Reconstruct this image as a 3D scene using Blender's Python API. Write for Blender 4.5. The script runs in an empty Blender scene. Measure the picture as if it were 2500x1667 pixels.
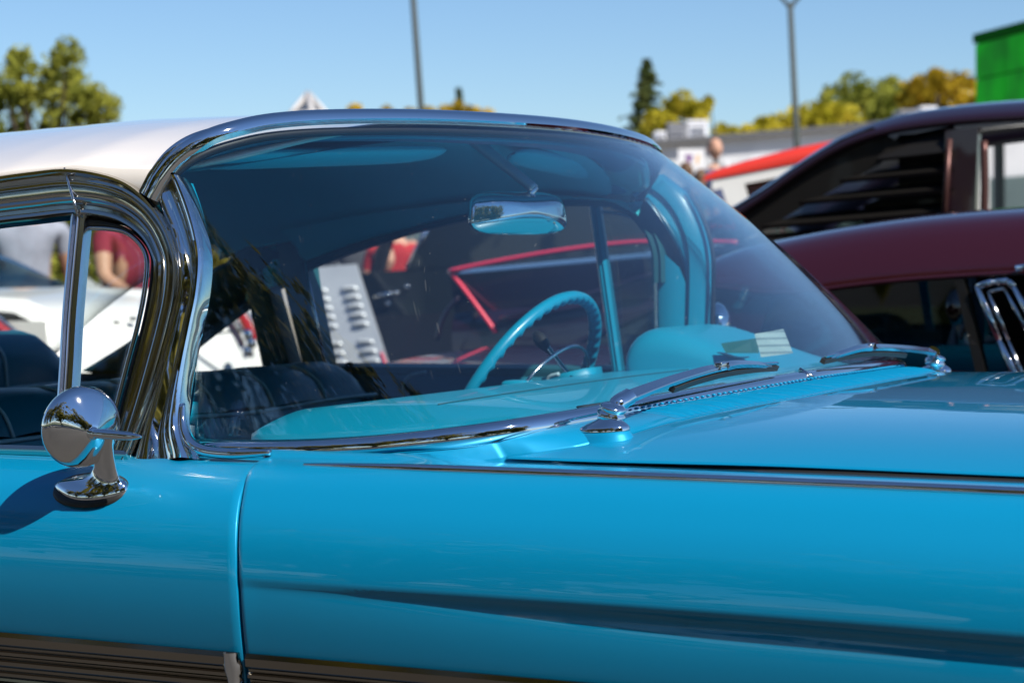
import bpy, bmesh, math, random
import numpy as np
from mathutils import Vector, Matrix
sc = bpy.context.scene
COL = sc.collection
rad = math.radians

# ------------------------------------------------------------------ camera
CAM = np.array([1.165, -3.2125, 1.22])
FPX, CX, CY = 5315.0, 1250.0, 833.5          # focal length and centre for a 2500 px wide frame
YAW, PIT, ROL = rad(27.5), rad(2.107), rad(.73)
_fh = np.array([-math.sin(YAW), math.cos(YAW), 0]); _r0 = np.array([math.cos(YAW), math.sin(YAW), 0]); _u0 = np.array([0, 0, 1.])
FWD = _fh*math.cos(PIT) - _u0*math.sin(PIT); _u1 = _u0*math.cos(PIT) + _fh*math.sin(PIT)
RGT = _r0*math.cos(ROL) - _u1*math.sin(ROL); UPV = _u1*math.cos(ROL) + _r0*math.sin(ROL)
cam = bpy.data.cameras.new('camera'); camo = bpy.data.objects.new('camera', cam); COL.objects.link(camo)
m = Matrix.Identity(4)
for i in range(3):
    m[i][0], m[i][1], m[i][2], m[i][3] = RGT[i], UPV[i], -FWD[i], CAM[i]
camo.matrix_world = m
cam.lens = FPX/2500*36; cam.sensor_width = 36; cam.sensor_fit = 'HORIZONTAL'
cam.clip_start = .05; cam.clip_end = 3000
cam.dof.use_dof = True; cam.dof.focus_distance = 2.95; cam.dof.aperture_fstop = 7.0
sc.camera = camo

# ------------------------------------------------------------------ sky and sun
SUN = np.array([.65, -.25, .72]); SUN /= np.linalg.norm(SUN)
w = bpy.data.worlds.new('World'); sc.world = w; w.use_nodes = True
nt = w.node_tree; bg = nt.nodes['Background']
sky = nt.nodes.new('ShaderNodeTexSky'); sky.sky_type = 'NISHITA'; sky.sun_disc = False
sky.sun_elevation = math.asin(SUN[2]); sky.sun_rotation = math.atan2(SUN[0], SUN[1])
sky.air_density = 1.0; sky.dust_density = 0.0; sky.ozone_density = 8; sky.altitude = 200
nt.links.new(sky.outputs[0], bg.inputs[0]); bg.inputs[1].default_value = .082
sl = bpy.data.lights.new('sun', 'SUN'); sl.energy = 5.0; sl.angle = rad(.53); sl.color = (1, .955, .88)
so = bpy.data.objects.new('sun', sl); COL.objects.link(so)
so.rotation_euler = Vector(SUN).to_track_quat('Z', 'Y').to_euler(); so.location = (5, -5, 9)
sc.view_settings.view_transform = 'Standard'; sc.view_settings.look = 'None'
sc.view_settings.gamma = 1; sc.view_settings.use_curve_mapping = False
sc.view_settings.exposure = 0.5
sc.cycles.max_bounces = 10; sc.cycles.transparent_max_bounces = 24; sc.cycles.use_denoising = True
sc.cycles.sample_clamp_indirect = 8
sc.cycles.caustics_reflective = False; sc.cycles.caustics_refractive = False

# ------------------------------------------------------------------ helpers
def ray(px, py): return FWD + RGT*(px-CX)/FPX - UPV*(py-CY)/FPX
def at(px, py, d=None, x=None, y=None, z=None):
    v = ray(px, py)
    if d is not None: t = d
    elif x is not None: t = (x-CAM[0])/v[0]
    elif y is not None: t = (y-CAM[1])/v[1]
    else: t = (z-CAM[2])/v[2]
    return CAM + v*t
def sp(px, py, off=0., s=-1):
    """point on the leaning side-window plane of the blue car (s=-1 kerb side, +1 far side)"""
    v = ray(px, py); K = .885+.291+off
    t = (s*(K-.30*CAM[2])-CAM[1])/(v[1]+s*.30*v[2])
    return CAM + v*t
def yside(z): return .885-.30*(z-.97)

def tag(o, label=None, cat=None, group=None, kind=None):
    if label: o['label'] = label
    if cat: o['category'] = cat
    if group: o['group'] = group
    if kind: o['kind'] = kind
    return o
def empty(name, loc=(0, 0, 0), rz=0.):
    o = bpy.data.objects.new(name, None); COL.objects.link(o); o.location = loc; o.rotation_euler = (0, 0, rz)
    o.empty_display_size = .2
    return o
def mesh(name, V, F, mat, parent=None, smooth=True, sharp=None):
    me = bpy.data.meshes.new(name); me.from_pydata([tuple(map(float, v)) for v in V], [], [tuple(map(int, f)) for f in F]); me.update()
    bm = bmesh.new(); bm.from_mesh(me); bmesh.ops.recalc_face_normals(bm, faces=bm.faces); bm.to_mesh(me); bm.free()
    if smooth:
        me.polygons.foreach_set('use_smooth', [True]*len(me.polygons))
        if sharp: me.set_sharp_from_angle(angle=rad(sharp))
    o = bpy.data.objects.new(name, me); COL.objects.link(o)
    for mm in (mat if isinstance(mat, (list, tuple)) else [mat]): me.materials.append(mm)
    if parent is not None:
        o.parent = parent
        if not LOCAL[0]: o.matrix_parent_inverse = full_mat(parent).inverted()
    return o
LOCAL = [False]      # True while a thing is built in its own local coordinates
def full_mat(o):
    mm = Matrix.LocRotScale(o.location, o.rotation_euler.to_quaternion(), o.scale)
    if o.parent is not None: return full_mat(o.parent) @ o.matrix_parent_inverse @ mm
    return mm

class MB:
    """collects simple shapes into one mesh"""
    def __init__(s): s.V = []; s.F = []
    def add(s, V, F):
        n = len(s.V); s.V += [np.asarray(v, float) for v in V]; s.F += [tuple(i+n for i in f) for f in F]; return s
    def box(s, c, size, R=None, taper=1.):
        hx, hy, hz = [q/2 for q in size]; P = []
        for z in (-1, 1):
            k = taper if z > 0 else 1
            for (x, y) in ((-1, -1), (1, -1), (1, 1), (-1, 1)): P.append(np.array([x*hx*k, y*hy*k, z*hz]))
        if R is not None: P = [R@p for p in P]
        return s.add([p+np.array(c) for p in P], [(0, 3, 2, 1), (4, 5, 6, 7), (0, 1, 5, 4), (1, 2, 6, 5), (2, 3, 7, 6), (3, 0, 4, 7)])
    def grid(s, G, cu=False, cv=False):
        G = np.asarray(G); M, N = G.shape[:2]; F = []
        for i in range(M if cu else M-1):
            for j in range(N if cv else N-1):
                F.append((i*N+j, ((i+1) % M)*N+j, ((i+1) % M)*N+(j+1) % N, i*N+(j+1) % N))
        return s.add(G.reshape(-1, 3), F)
    def tube(s, path, r, k=10, caps=True, flat=1., nrm=None):
        P = np.asarray(path, float); n = len(P); r = np.broadcast_to(np.asarray(r, float), (n,))
        T = np.gradient(P, axis=0); T /= np.linalg.norm(T, axis=1)[:, None]+1e-12
        u = np.array([0, 0, 1.]) if abs(T[0][2]) < .9 else np.array([1., 0, 0])
        if nrm is not None: u = np.asarray(nrm, float)
        rings = []
        for i in range(n):
            u = u-T[i]*(u@T[i]); u /= np.linalg.norm(u)+1e-12; b = np.cross(T[i], u)
            rings.append([P[i]+r[i]*(math.cos(a)*u*flat+math.sin(a)*b) for a in np.linspace(0, 2*math.pi, k, endpoint=False)])
        n0 = len(s.V); s.grid(rings, cv=True)
        if caps:
            s.F.append(tuple(n0+j for j in range(k))[::-1]); s.F.append(tuple(n0+(n-1)*k+j for j in range(k)))
        return s
    def lathe(s, prof, c, axis, k=32, up=None):
        ax = np.asarray(axis, float); ax /= np.linalg.norm(ax)
        u = np.array([0, 0, 1.]) if abs(ax[2]) < .9 else np.array([1., 0, 0])
        u = u-ax*(u@ax); u /= np.linalg.norm(u); b = np.cross(ax, u); c = np.asarray(c, float)
        rings = [[c+ax*h+rr*(math.cos(a)*u+math.sin(a)*b) for a in np.linspace(0, 2*math.pi, k, endpoint=False)] for rr, h in prof]
        return s.grid(rings, cv=True)
    def sphere(s, c, r, k=14):
        prof = [(math.sin(a)*1., -math.cos(a)) for a in np.linspace(.02, math.pi-.02, k)]
        r = np.broadcast_to(np.asarray(r, float), (3,)); V = []
        rings = [[np.array(c)+r*np.array([p*math.cos(a), p*math.sin(a), h]) for a in np.linspace(0, 2*math.pi, k*2, endpoint=False)] for p, h in prof]
        return s.grid(rings, cv=True)
    def build(s, name, mat, parent=None, smooth=True, sharp=None): return mesh(name, s.V, s.F, mat, parent, smooth, sharp)

def rotm(ax, a):
    return np.array(Matrix.Rotation(a, 3, Vector(ax)))
def cr(pts, n):
    """Catmull-Rom through the points, n samples spread by arc length"""
    P = np.asarray(pts, float)
    Q = np.vstack([2*P[0]-P[1], P, 2*P[-1]-P[-2]]); out = []
    for i in range(1, len(Q)-2):
        for t in np.linspace(0, 1, 24, endpoint=False):
            a, b, c, d = Q[i-1], Q[i], Q[i+1], Q[i+2]
            out.append(.5*((2*b)+(c-a)*t+(2*a-5*b+4*c-d)*t*t+(3*b-a-3*c+d)*t**3))
    out.append(P[-1]); out = np.array(out)
    L = np.r_[0, np.cumsum(np.linalg.norm(np.diff(out, axis=0), axis=1))]
    q = np.linspace(0, L[-1], n)
    return np.stack([np.interp(q, L, out[:, k]) for k in range(P.shape[1])], 1)
def crp(pts, q):
    """Catmull-Rom evaluated by index parameter"""
    P = np.asarray(pts, float); Q = np.vstack([2*P[0]-P[1], P, 2*P[-1]-P[-2]]); out = []
    for s in q:
        i = min(int(s), len(P)-2); t = s-i; a, b, c, d = Q[i], Q[i+1], Q[i+2], Q[i+3]
        out.append(.5*((2*b)+(c-a)*t+(2*a-5*b+4*c-d)*t*t+(3*b-a-3*c+d)*t**3))
    return np.array(out)
def sweep(path, sec, nrm, closed=True, scale=None):
    """sec: (a, b) points, a across (tangent x normal), b along the normal"""
    P = np.asarray(path, float); n = len(P); T = np.gradient(P, axis=0); T /= np.linalg.norm(T, axis=1)[:, None]
    N = np.broadcast_to(np.asarray(nrm, float), (n, 3)); sca = np.ones(n) if scale is None else np.asarray(scale)
    G = []
    for i in range(n):
        nn = N[i]-T[i]*(N[i]@T[i]); nn /= np.linalg.norm(nn); a = np.cross(T[i], nn)
        G.append([P[i]+sca[i]*(q[0]*a+q[1]*nn) for q in sec])
    mb = MB(); mb.grid(G, cv=closed)
    if closed:
        k = len(sec); mb.F.append(tuple(range(k))[::-1]); mb.F.append(tuple((n-1)*k+j for j in range(k)))
    return mb
def loft(A, B, prof, nrm, n=60, depth=.02):
    """surface between edge curves A and B; prof: (t, h) with h along the normal; closed at the back"""
    A, B = crp(A, np.linspace(0, len(A)-1, n)), crp(B, np.linspace(0, len(B)-1, n)); N = np.asarray(nrm, float); N = N/np.linalg.norm(N)
    G = []
    for i in range(n):
        row = [A[i]-N*depth]+[A[i]*(1-t)+B[i]*t+N*h for t, h in prof]+[B[i]-N*depth]
        G.append(row)
    return MB().grid(G, cv=True)
def bevel(o, wd=.004, seg=2):
    md = o.modifiers.new('bevel', 'BEVEL'); md.width = wd; md.segments = seg; md.limit_method = 'ANGLE'; md.angle_limit = rad(40)
    return o
def solid(o, th, off=-1.):
    md = o.modifiers.new('thick', 'SOLIDIFY'); md.thickness = th; md.offset = off
    return o
def subd(o, lv=2):
    md = o.modifiers.new('sub', 'SUBSURF'); md.levels = lv; md.render_levels = lv
    return o

# ------------------------------------------------------------------ materials
def pm(name, col, rough=.5, metal=0., coat=0., spec=.5, noise=None, bump=None, sheen=0., trans=0., emit=None, ior=None, coatr=.02):
    m = bpy.data.materials.new(name); m.use_nodes = True; n = m.node_tree; b = n.nodes['Principled BSDF']
    b.inputs['Base Color'].default_value = (*col, 1); b.inputs['Roughness'].default_value = rough; b.inputs['Metallic'].default_value = metal
    b.inputs['Coat Weight'].default_value = coat; b.inputs['Coat Roughness'].default_value = coatr
    b.inputs['Specular IOR Level'].default_value = spec
    if sheen: b.inputs['Sheen Weight'].default_value = sheen
    if trans: b.inputs['Transmission Weight'].default_value = trans
    if ior: b.inputs['IOR'].default_value = ior
    if noise:     # (scale, colour2, detail): blotchy mix between the base colour and colour2
        tc = n.nodes.new('ShaderNodeTexCoord'); nz = n.nodes.new('ShaderNodeTexNoise'); rp = n.nodes.new('ShaderNodeValToRGB')
        nz.inputs['Scale'].default_value = noise[0]; nz.inputs['Detail'].default_value = noise[2] if len(noise) > 2 else 4
        rp.color_ramp.elements[0].position = .35; rp.color_ramp.elements[1].position = .65
        rp.color_ramp.elements[0].color = (*col, 1); rp.color_ramp.elements[1].color = (*noise[1], 1)
        n.links.new(tc.outputs['Object'], nz.inputs['Vector']); n.links.new(nz.outputs['Fac'], rp.inputs[0]); n.links.new(rp.outputs[0], b.inputs['Base Color'])
    if bump:      # (scale, strength, distance)
        tc = n.nodes.new('ShaderNodeTexCoord'); nz = n.nodes.new('ShaderNodeTexNoise'); bp = n.nodes.new('ShaderNodeBump')
        nz.inputs['Scale'].default_value = bump[0]; nz.inputs['Detail'].default_value = 3
        bp.inputs['Strength'].default_value = bump[1]; bp.inputs['Distance'].default_value = bump[2]
        n.links.new(tc.outputs['Object'], nz.inputs['Vector']); n.links.new(nz.outputs['Fac'], bp.inputs['Height']); n.links.new(bp.outputs[0], b.inputs['Normal'])
        if coat: n.links.new(bp.outputs[0], b.inputs['Coat Normal'])
    return m
def glass(name, tint=(.96, .985, .98), f0=.04, scratch=False):
    """clear pane: each face mirrors by Fresnel and lets the rest straight through"""
    m = bpy.data.materials.new(name); m.use_nodes = True; n = m.node_tree; n.nodes.clear()
    out = n.nodes.new('ShaderNodeOutputMaterial'); tr = n.nodes.new('ShaderNodeBsdfTransparent'); gl = n.nodes.new('ShaderNodeBsdfGlossy'); mx = n.nodes.new('ShaderNodeMixShader')
    tr.inputs[0].default_value = (*tint, 1); gl.inputs['Roughness'].default_value = .0; gl.inputs[0].default_value = (1, 1, 1, 1)
    ge = n.nodes.new('ShaderNodeNewGeometry'); dt = n.nodes.new('ShaderNodeVectorMath'); dt.operation = 'DOT_PRODUCT'
    n.links.new(ge.outputs['Normal'], dt.inputs[0]); n.links.new(ge.outputs['Incoming'], dt.inputs[1])
    def mth(op, a, b=None):
        q = n.nodes.new('ShaderNodeMath'); q.operation = op
        for i, v in enumerate((a, b)):
            if v is None: continue
            if isinstance(v, (int, float)): q.inputs[i].default_value = v
            else: n.links.new(v, q.inputs[i])
        return q.outputs[0]
    c = mth('ABSOLUTE', dt.outputs['Value']); k = mth('POWER', mth('SUBTRACT', 1., c), 5.)
    fr = mth('ADD', mth('MULTIPLY', k, 1-f0), f0)
    n.links.new(fr, mx.inputs[0]); n.links.new(tr.outputs[0], mx.inputs[1]); n.links.new(gl.outputs[0], mx.inputs[2])
    last = mx.outputs[0]
    if scratch:   # fine dust specks and hairline wiper scratches that catch the light
        tc = n.nodes.new('ShaderNodeTexCoord'); vo = n.nodes.new('ShaderNodeTexVoronoi'); vo.inputs['Scale'].default_value = 46
        n.links.new(tc.outputs['Object'], vo.inputs['Vector'])
        d1 = mth('LESS_THAN', vo.outputs['Distance'], .024)
        mp = n.nodes.new('ShaderNodeMapping'); mp.inputs['Rotation'].default_value = (0, rad(-60), 0)
        mp2 = n.nodes.new('ShaderNodeMapping'); mp2.inputs['Scale'].default_value = (16, 16, 330)
        n.links.new(tc.outputs['Object'], mp.inputs[0]); n.links.new(mp.outputs[0], mp2.inputs[0])
        nz = n.nodes.new('ShaderNodeTexNoise'); nz.inputs['Scale'].default_value = 1.; nz.inputs['Detail'].default_value = 1
        n.links.new(mp2.outputs[0], nz.inputs['Vector'])
        d2 = mth('MULTIPLY', mth('GREATER_THAN', nz.outputs['Fac'], .78), .025)
        df = n.nodes.new('ShaderNodeBsdfDiffuse'); df.inputs[0].default_value = (.75, .75, .72, 1)
        m2 = n.nodes.new('ShaderNodeMixShader'); n.links.new(mth('MINIMUM', mth('ADD', mth('MULTIPLY', d1, .30), d2), .5), m2.inputs[0])
        n.links.new(last, m2.inputs[1]); n.links.new(df.outputs[0], m2.inputs[2]); last = m2.outputs[0]
    n.links.new(last, out.inputs[0])
    return m
M = {}
M['blue'] = pm('blue_paint', (.0, .255, .48), .40, .25, 1., spec=.25, bump=(9, .02, .01))
M['blue_int'] = pm('teal_interior_paint', (.0, .25, .40), .32, 0, .4)
M['dash'] = pm('teal_dash_paint', (.0, .26, .40), .45, 0, .25)
M['white'] = pm('white_roof_paint', (.83, .775, .72), .35, 0, 1.)
M['chrome'] = pm('chrome', (.80, .80, .81), .035, 1., bump=(14, .035, .004))
M['chrome2'] = pm('chrome_stamped', (.64, .60, .52), .09, 1., bump=(9, .06, .006))
M['stainless'] = pm('brushed_stainless', (.62, .63, .66), .14, 1.)
M['dark'] = pm('black_rubber', (.012, .012, .012), .55)
M['gap'] = pm('dark_recess', (.006, .006, .007), .8)
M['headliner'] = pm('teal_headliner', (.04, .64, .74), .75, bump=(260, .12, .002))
M['seat'] = pm('dark_blue_vinyl', (.012, .13, .19), .38, bump=(120, .12, .002))
M['seat_low'] = pm('teal_vinyl', (.006, .20, .29), .42, bump=(120, .1, .002))
M['piping'] = pm('pale_piping', (.34, .48, .52), .45)
M['dtrim'] = pm('dark_teal_trim', (.012, .085, .10), .5)
M['glass'] = glass('windshield_glass', (.95, .985, .99), .062, True)
M['pane'] = glass('window_glass', (.95, .975, .965), .04)
M['tint'] = glass('tinted_window_glass', (.45, .52, .52), .05)
M['mould'] = pm('chrome_dark_reflection', (.34, .30, .25), .09, 1.)  # brown base stands for dark ground mirrored in the chrome
M['stem'] = pm('satin_grey_metal', (.50, .56, .62), .28, .35)
M['bronze'] = pm('dull_bronze', (.10, .045, .04), .4, .6)
M['visor'] = pm('aqua_visor_sunlit', (.02, .72, .86), .5)  # base colour brightened to stand for sunlight on the visors
# ================================================================== the blue classic car
car = empty('classic_car', (-.6, 0, 0))
tag(car, 'bright blue classic car with white roof and chrome wraparound windshield', 'car')
mir = lambda P: np.asarray(P)*np.array([1, -1, 1])
def smooth(x): x = np.clip(x, 0, 1); return x*x*(3-2*x)

# ---- windshield curves (|Y|, X, Z), near half mirrored to the far half
Bh = [(0, .0, 1.037), (.22, -.006, 1.035), (.45, -.025, 1.031), (.62, -.045, 1.026), (.745, -.078, 1.019), (.82, -.145, 1.008), (.86, -.26, .995), (.868, -.40, .986), (.852, -.555, .982)]
Hh = [(0, -.40, 1.438), (.2, -.412, 1.4365), (.4, -.448, 1.433), (.56, -.492, 1.426), (.66, -.53, 1.417), (.72, -.557, 1.404), (.757, -.585, 1.388), (.78, -.612, 1.364), (.793, -.632, 1.335)]
def full(h):
    h = np.array(h); f = np.stack([h[:, 1], h[:, 0], h[:, 2]], 1); n = f*np.array([1, -1, 1])
    return np.vstack([n[::-1], f[1:]])
NS = 97
qs = np.linspace(0, 16, NS)
Bc = crp(full(Bh), qs); Hc = crp(full(Hh), qs)
def ws(t, inset=0.):
    """row of the windshield surface at height t; inset moves it into the cabin"""
    P = Bc*(1-t)+Hc*t
    s = np.abs(qs/8-1)          # 0 centre, 1 pillar
    bul = 4*t*(1-t)
    P = P+bul[..., None]*np.stack([.012+.035*s**4, np.sign(qs-8)*.012*s**2, .012*(1-s**4)], 1) if np.ndim(bul) else P+bul*np.stack([.012+.035*s**4, np.sign(qs-8)*.012*s**2, .012*(1-s**4)], 1)
    if inset: P = P-inset*np.stack([.75*(1-s**3), np.sign(qs-8)*s**2, .6*(1-s**3)], 1)
    return P
G = [ws(t) for t in np.linspace(0, 1, 27)]
g = MB().grid(G).build('windshield', M['glass'], car); solid(g, .005, 0)
tag(g, 'clear wraparound windshield glass with faint scratches')

# ---- chrome round the windshield
sec_h = [(-.016, -.004), (-.0155, .004), (-.011, .0095), (-.003, .012), (.004, .0105), (.008, .006), (.0095, .003), (.0125, .0035), (.016, .002), (.017, -.006)]
kq = smooth((np.abs(qs/8-1)-.66)/.26)[:, None]; hn = (1-kq)*np.stack([np.full(NS, .42), np.sign(qs-8)*.2, np.full(NS, .85)], 1)+kq*np.stack([np.full(NS, .34), np.sign(qs-8)*.94, np.full(NS, .12)], 1)
pth = Hc+np.array([-.004, 0, .003]); pth = np.vstack([pth[:1]+np.array([[-.012, -.005, -.024]]), pth, pth[-1:]+np.array([[-.012, .005, -.024]])]); hn = np.vstack([hn[:1], hn, hn[-1:]])
o = sweep(pth, [(-a, b) for a, b in sec_h], hn).build('windshield_header_trim', M['chrome'], car, sharp=35)
sec_b = [(-.015, -.006), (-.0145, .003), (-.010, .008), (-.003, .010), (.003, .009), (.0085, .005), (.012, .001), (.0135, -.006)]
bn = np.stack([np.full(NS, .55), np.sign(qs-8)*1.3*np.clip((np.abs(qs/8-1)-.35)/.35, 0, 1), np.full(NS, .75)], 1)
pb = Bc+np.array([.006, 0, -.006])
o = sweep(pb, sec_b, bn).build('windshield_base_trim', M['chrome'], car, sharp=35)
# seam clip in the middle of the lower trim
c0 = pb[48]; MB().box(c0+np.array([.004, 0, .008]), (.030, .004, .006), rotm((0, 1, 0), rad(30))).build('trim_seam_clip', M['stainless'], o)
pil_i0 = [(462, 452), (482, 510), (500, 580), (508, 640), (501, 720), (485, 800), (467, 890), (453, 980), (452, 1040), (470, 1080), (500, 1098)]
# rubber gasket and painted garnish just inside the glass
loop = np.vstack([Bc[::-1]*1., ws(np.float64(.08))[:1]*0+Bc[:1]])  # near bottom corner start
edgeN = np.array([ws(t)[0] for t in np.linspace(0, 1, 20)]); edgeF = np.array([ws(t)[-1] for t in np.linspace(0, 1, 20)])
MB().tube(cr([sp(px_+3, py_, -.016) for px_, py_ in pil_i0], 40), .0042, 8).build('pillar_garnish', M['blue_int'], car)
MB().tube(Hc+np.array([-.004, 0, -.018]), .008, 8, flat=.8).build('header_gasket', M['dark'], car)
MB().tube((Bc+np.array([-.012, 0, .0005]))*np.array([1, .985, 1]), .0035, 8).build('base_gasket', M['blue_int'], car)

# ---- near A-pillar, door frame, vent window
NN = (0, -1, .30)
pil_o = [(372, 438), (376, 470), (396, 520), (418, 570), (435, 640), (434, 720), (418, 800), (396, 890), (368, 985), (341, 1070), (322, 1124)]
pil_i = [(446, 432), (459, 455), (480, 510), (498, 580), (505, 640), (498, 720), (482, 800), (464, 890), (450, 980), (450, 1045), (476, 1120)]
prof_p = [(0, -.004), (.05, .003), (.16, .0065), (.30, .006), (.42, .001), (.52, .0005), (.62, .003), (.72, .0085), (.80, .0122), (.88, .0125), (.94, .008), (1, -.003)]
def nearloft(name, po, pi, prof, mat, off=.0, depth=.02, sharp=40, n=70, far=True):
    A = [sp(*p, off) for p in po]; B = [sp(*p, off) for p in pi]
    a = loft(A, B, prof, NN, n, depth).build(name, mat, car, sharp=sharp)
    if far:
        f = loft([mir(q) for q in A], [mir(q) for q in B], prof, (0, 1, .30), n, depth).build(name, mat, car, sharp=sharp)
    return a
nearloft('windshield_pillar', pil_o, pil_i, prof_p, M['chrome'], .008, .014, n=110)
cn_ = cr([sp(*p, .012) for p in [(447, 985), (446, 1025), (452, 1058), (470, 1085), (505, 1101), (570, 1107), (660, 1104)]], 40)
MB().tube(cn_, np.interp(np.linspace(0, 1, 40), [0, .3, .7, 1], [.003, .0075, .0075, .004]), 10).build('pillar_corner_trim', M['chrome'], car)
fr_o = [(-900, 660), (-560, 550), (-260, 476), (-100, 446), (0, 430), (80, 419), (160, 411), (230, 418), (300, 437), (350, 468), (392, 515), (422, 570), (442, 640), (440, 720), (423, 800), (399, 890), (369, 985), (337, 1070), (313, 1128)]
fr_i = [(-900, 790), (-560, 670), (-260, 592), (-100, 560), (0, 546), (80, 537), (160, 528), (220, 528), (278, 540), (320, 562), (350, 590), (367, 622), (374, 655), (366, 725), (350, 800), (326, 890), (302, 985), (281, 1070), (268, 1118)]
prof_f = [(0, -.006), (.02, .006), (.07, .011), (.13, .011), (.17, .006), (.20, .002), (.26, .0025), (.31, .007), (.40, .0075), (.55, .004), (.60, .002), (.63, .006), (.69, .0075), (.74, .004), (.77, -.001), (.84, -.002), (.88, .002), (.94, .0025), (1, -.006)]
nearloft('door_window_frame', fr_o, fr_i, prof_f, M['chrome2'], .010, .02, far=False)
# joint in the frame, right above the vent divider
j0, j1 = sp(158, 411, .016), sp(190, 524, .016)
MB().tube([j0, j0*.7+j1*.3, j0*.35+j1*.65, j1], [.0022, .0024, .0024, .0022], 8).build('frame_joint', M['stainless'], car)
# black weatherstrip and the vent frame inside it
ws_i = [(208, 552), (260, 553), (306, 562), (340, 585), (360, 612), (366, 645), (358, 715), (342, 795), (318, 885), (294, 980), (272, 1066), (262, 1104)]
ws_o = [(212, 529), (265, 538), (320, 562), (350, 590), (368, 622), (375, 655), (367, 725), (351, 800), (327, 890), (303, 985), (282, 1070), (269, 1118)]
nearloft('vent_weatherstrip', ws_o, ws_i, [(0, -.004), (.3, 0), (.7, 0), (1, -.005)], M['dark'], .002, .012, far=False)
vf = [sp(*p, -.004) for p in [(214, 557), (262, 558), (304, 566), (335, 588), (353, 614), (359, 647), (352, 716), (336, 796), (312, 886), (288, 980), (268, 1062)]]
MB().tube(cr(vf, 50), .0035, 8).build('vent_frame', M['stainless'], car)
dv = [(197, 527), (176, 760), (168, 900), (155, 1100)]
o = loft([sp(p[0]-17, p[1], .002) for p in dv], [sp(p[0]+19, p[1], .002) for p in dv],
         [(0, 0), (.06, .008), (.24, .010), (.30, .004), (.40, .003), (.46, .007), (.54, .004), (.62, .001), (.68, .007), (.94, .006), (1, 0)], NN, 30, .01).build('vent_divider', M['stainless'], car, sharp=40)
tag(o, 'slim grooved metal divider of the vent window')
# vent pane
po = cr(vf, 40); q0, q1 = sp(206, 556, -.004), sp(172, 1075, -.004)
G = [[po[i]*t+(q0*(1-i/39)+q1*i/39)*(1-t) for t in np.linspace(0, 1, 6)] for i in range(40)]
solid(MB().grid(G).build('vent_pane', M['pane'], car), .004, 0)
# sill trim under the near door window
sl_p = [(-300, 1098), (0, 1101), (150, 1106), (318, 1116)]
o = loft([sp(p[0], p[1]-15, .012) for p in sl_p], [sp(p[0], p[1]+15, .014) for p in sl_p], [(0, 0), (.15, .008), (.5, .010), (.8, .006), (1, -.002)], (0, -1, .5), 30, .02).build('door_sill_trim', M['chrome2'], car, sharp=40)

# ---- body sides
gapx = [(.978, at(631, 1135, y=-.90)[0]), (.950, at(597, 1206, y=-.955)[0]), (.915, at(582, 1252, y=-.985)[0]), (.87, at(580, 1348, y=-1.003)[0]), (.81, at(583, 1463, y=-1.008)[0]), (.75, at(587, 1577, y=-1.005)[0]), (.70, at(590, 1667, y=-1.0)[0]), (.30, at(590, 1667, y=-1.0)[0]+.02)]
gz = np.array(gapx)[::-1]
def xgap(z): return np.interp(z, gz[:, 0], gz[:, 1])
zz_ = np.linspace(.28, .985, 80); xs_ = np.array([xgap(z) for z in zz_]); ker = np.ones(5)/5
xs_[2:-2] = np.convolve(xs_, ker, 'valid')
def xgap(z): return np.interp(z, zz_, xs_)
LOWP = [(.972, .930), (.988, .907), (1.000, .880), (1.006, .852), (1.0075, .825), (1.0055, .79), (.999, .75), (.989, .71), (.972, .62), (.965, .50), (.93, .34)]
FEN = [(.906, .9715), (.930, .9645), (.952, .951)]+LOWP
DOR = [(.872, .9695), (.892, .9675), (.915, .9630), (.940, .953), (.958, .942)]+LOWP
def prof_s(pts, n):
    return cr(pts, n)
def groove(X, z):
    k = np.clip((X+.372)/.95, 0, 1.6)
    A = .0095*smooth(k*1.4)*(1+.25*k); w = .0036+.0070*k; zc = .833-w
    e = (z-zc)/w
    up = smooth((1-e)/2)
    dn = np.exp(-np.clip((-1-e), 0, None)*w/.05)
    ent = smooth((X+.385)/.05)
    return A*up*np.where(e < -1, dn, 1.)*ent + ent*.0022*smooth((1-e)/2)*np.where(e < -1, dn, 1.)
def side_panel(name, x0, x1, pts, edge0=False, edge1=False, sgn=-1, sculpt=True, top=None, nx=90, nz=120, mat='blue'):
    pr = prof_s(pts, nz); cols = []
    us = list(np.linspace(0, 1, nx)); spec = [(u, 0., 0.) for u in us]
    if edge1: spec += [(1, .0008, .0009), (1, .0013, .003), (1, .0013, .03)]
    if edge0: spec = [(0, -.0013, .03), (0, -.0013, .003), (0, -.0008, .0009)]+spec
    for u, dx, dy in spec:
        col = []
        for (yy, zz) in pr:
            a = x0(zz) if callable(x0) else x0; b = x1(zz) if callable(x1) else x1
            X = a+(b-a)*u+dx; Y = yy
            if top: Y, zz = top(X, yy, zz)
            if sculpt: Y -= float(groove(X, zz))
            col.append((X, sgn*(Y-dy), zz))
        cols.append(col)
    return MB().grid(cols).build(name, M[mat], car, sharp=60)
HG = .812
def fen_top(X, y, z):
    return y, z
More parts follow.
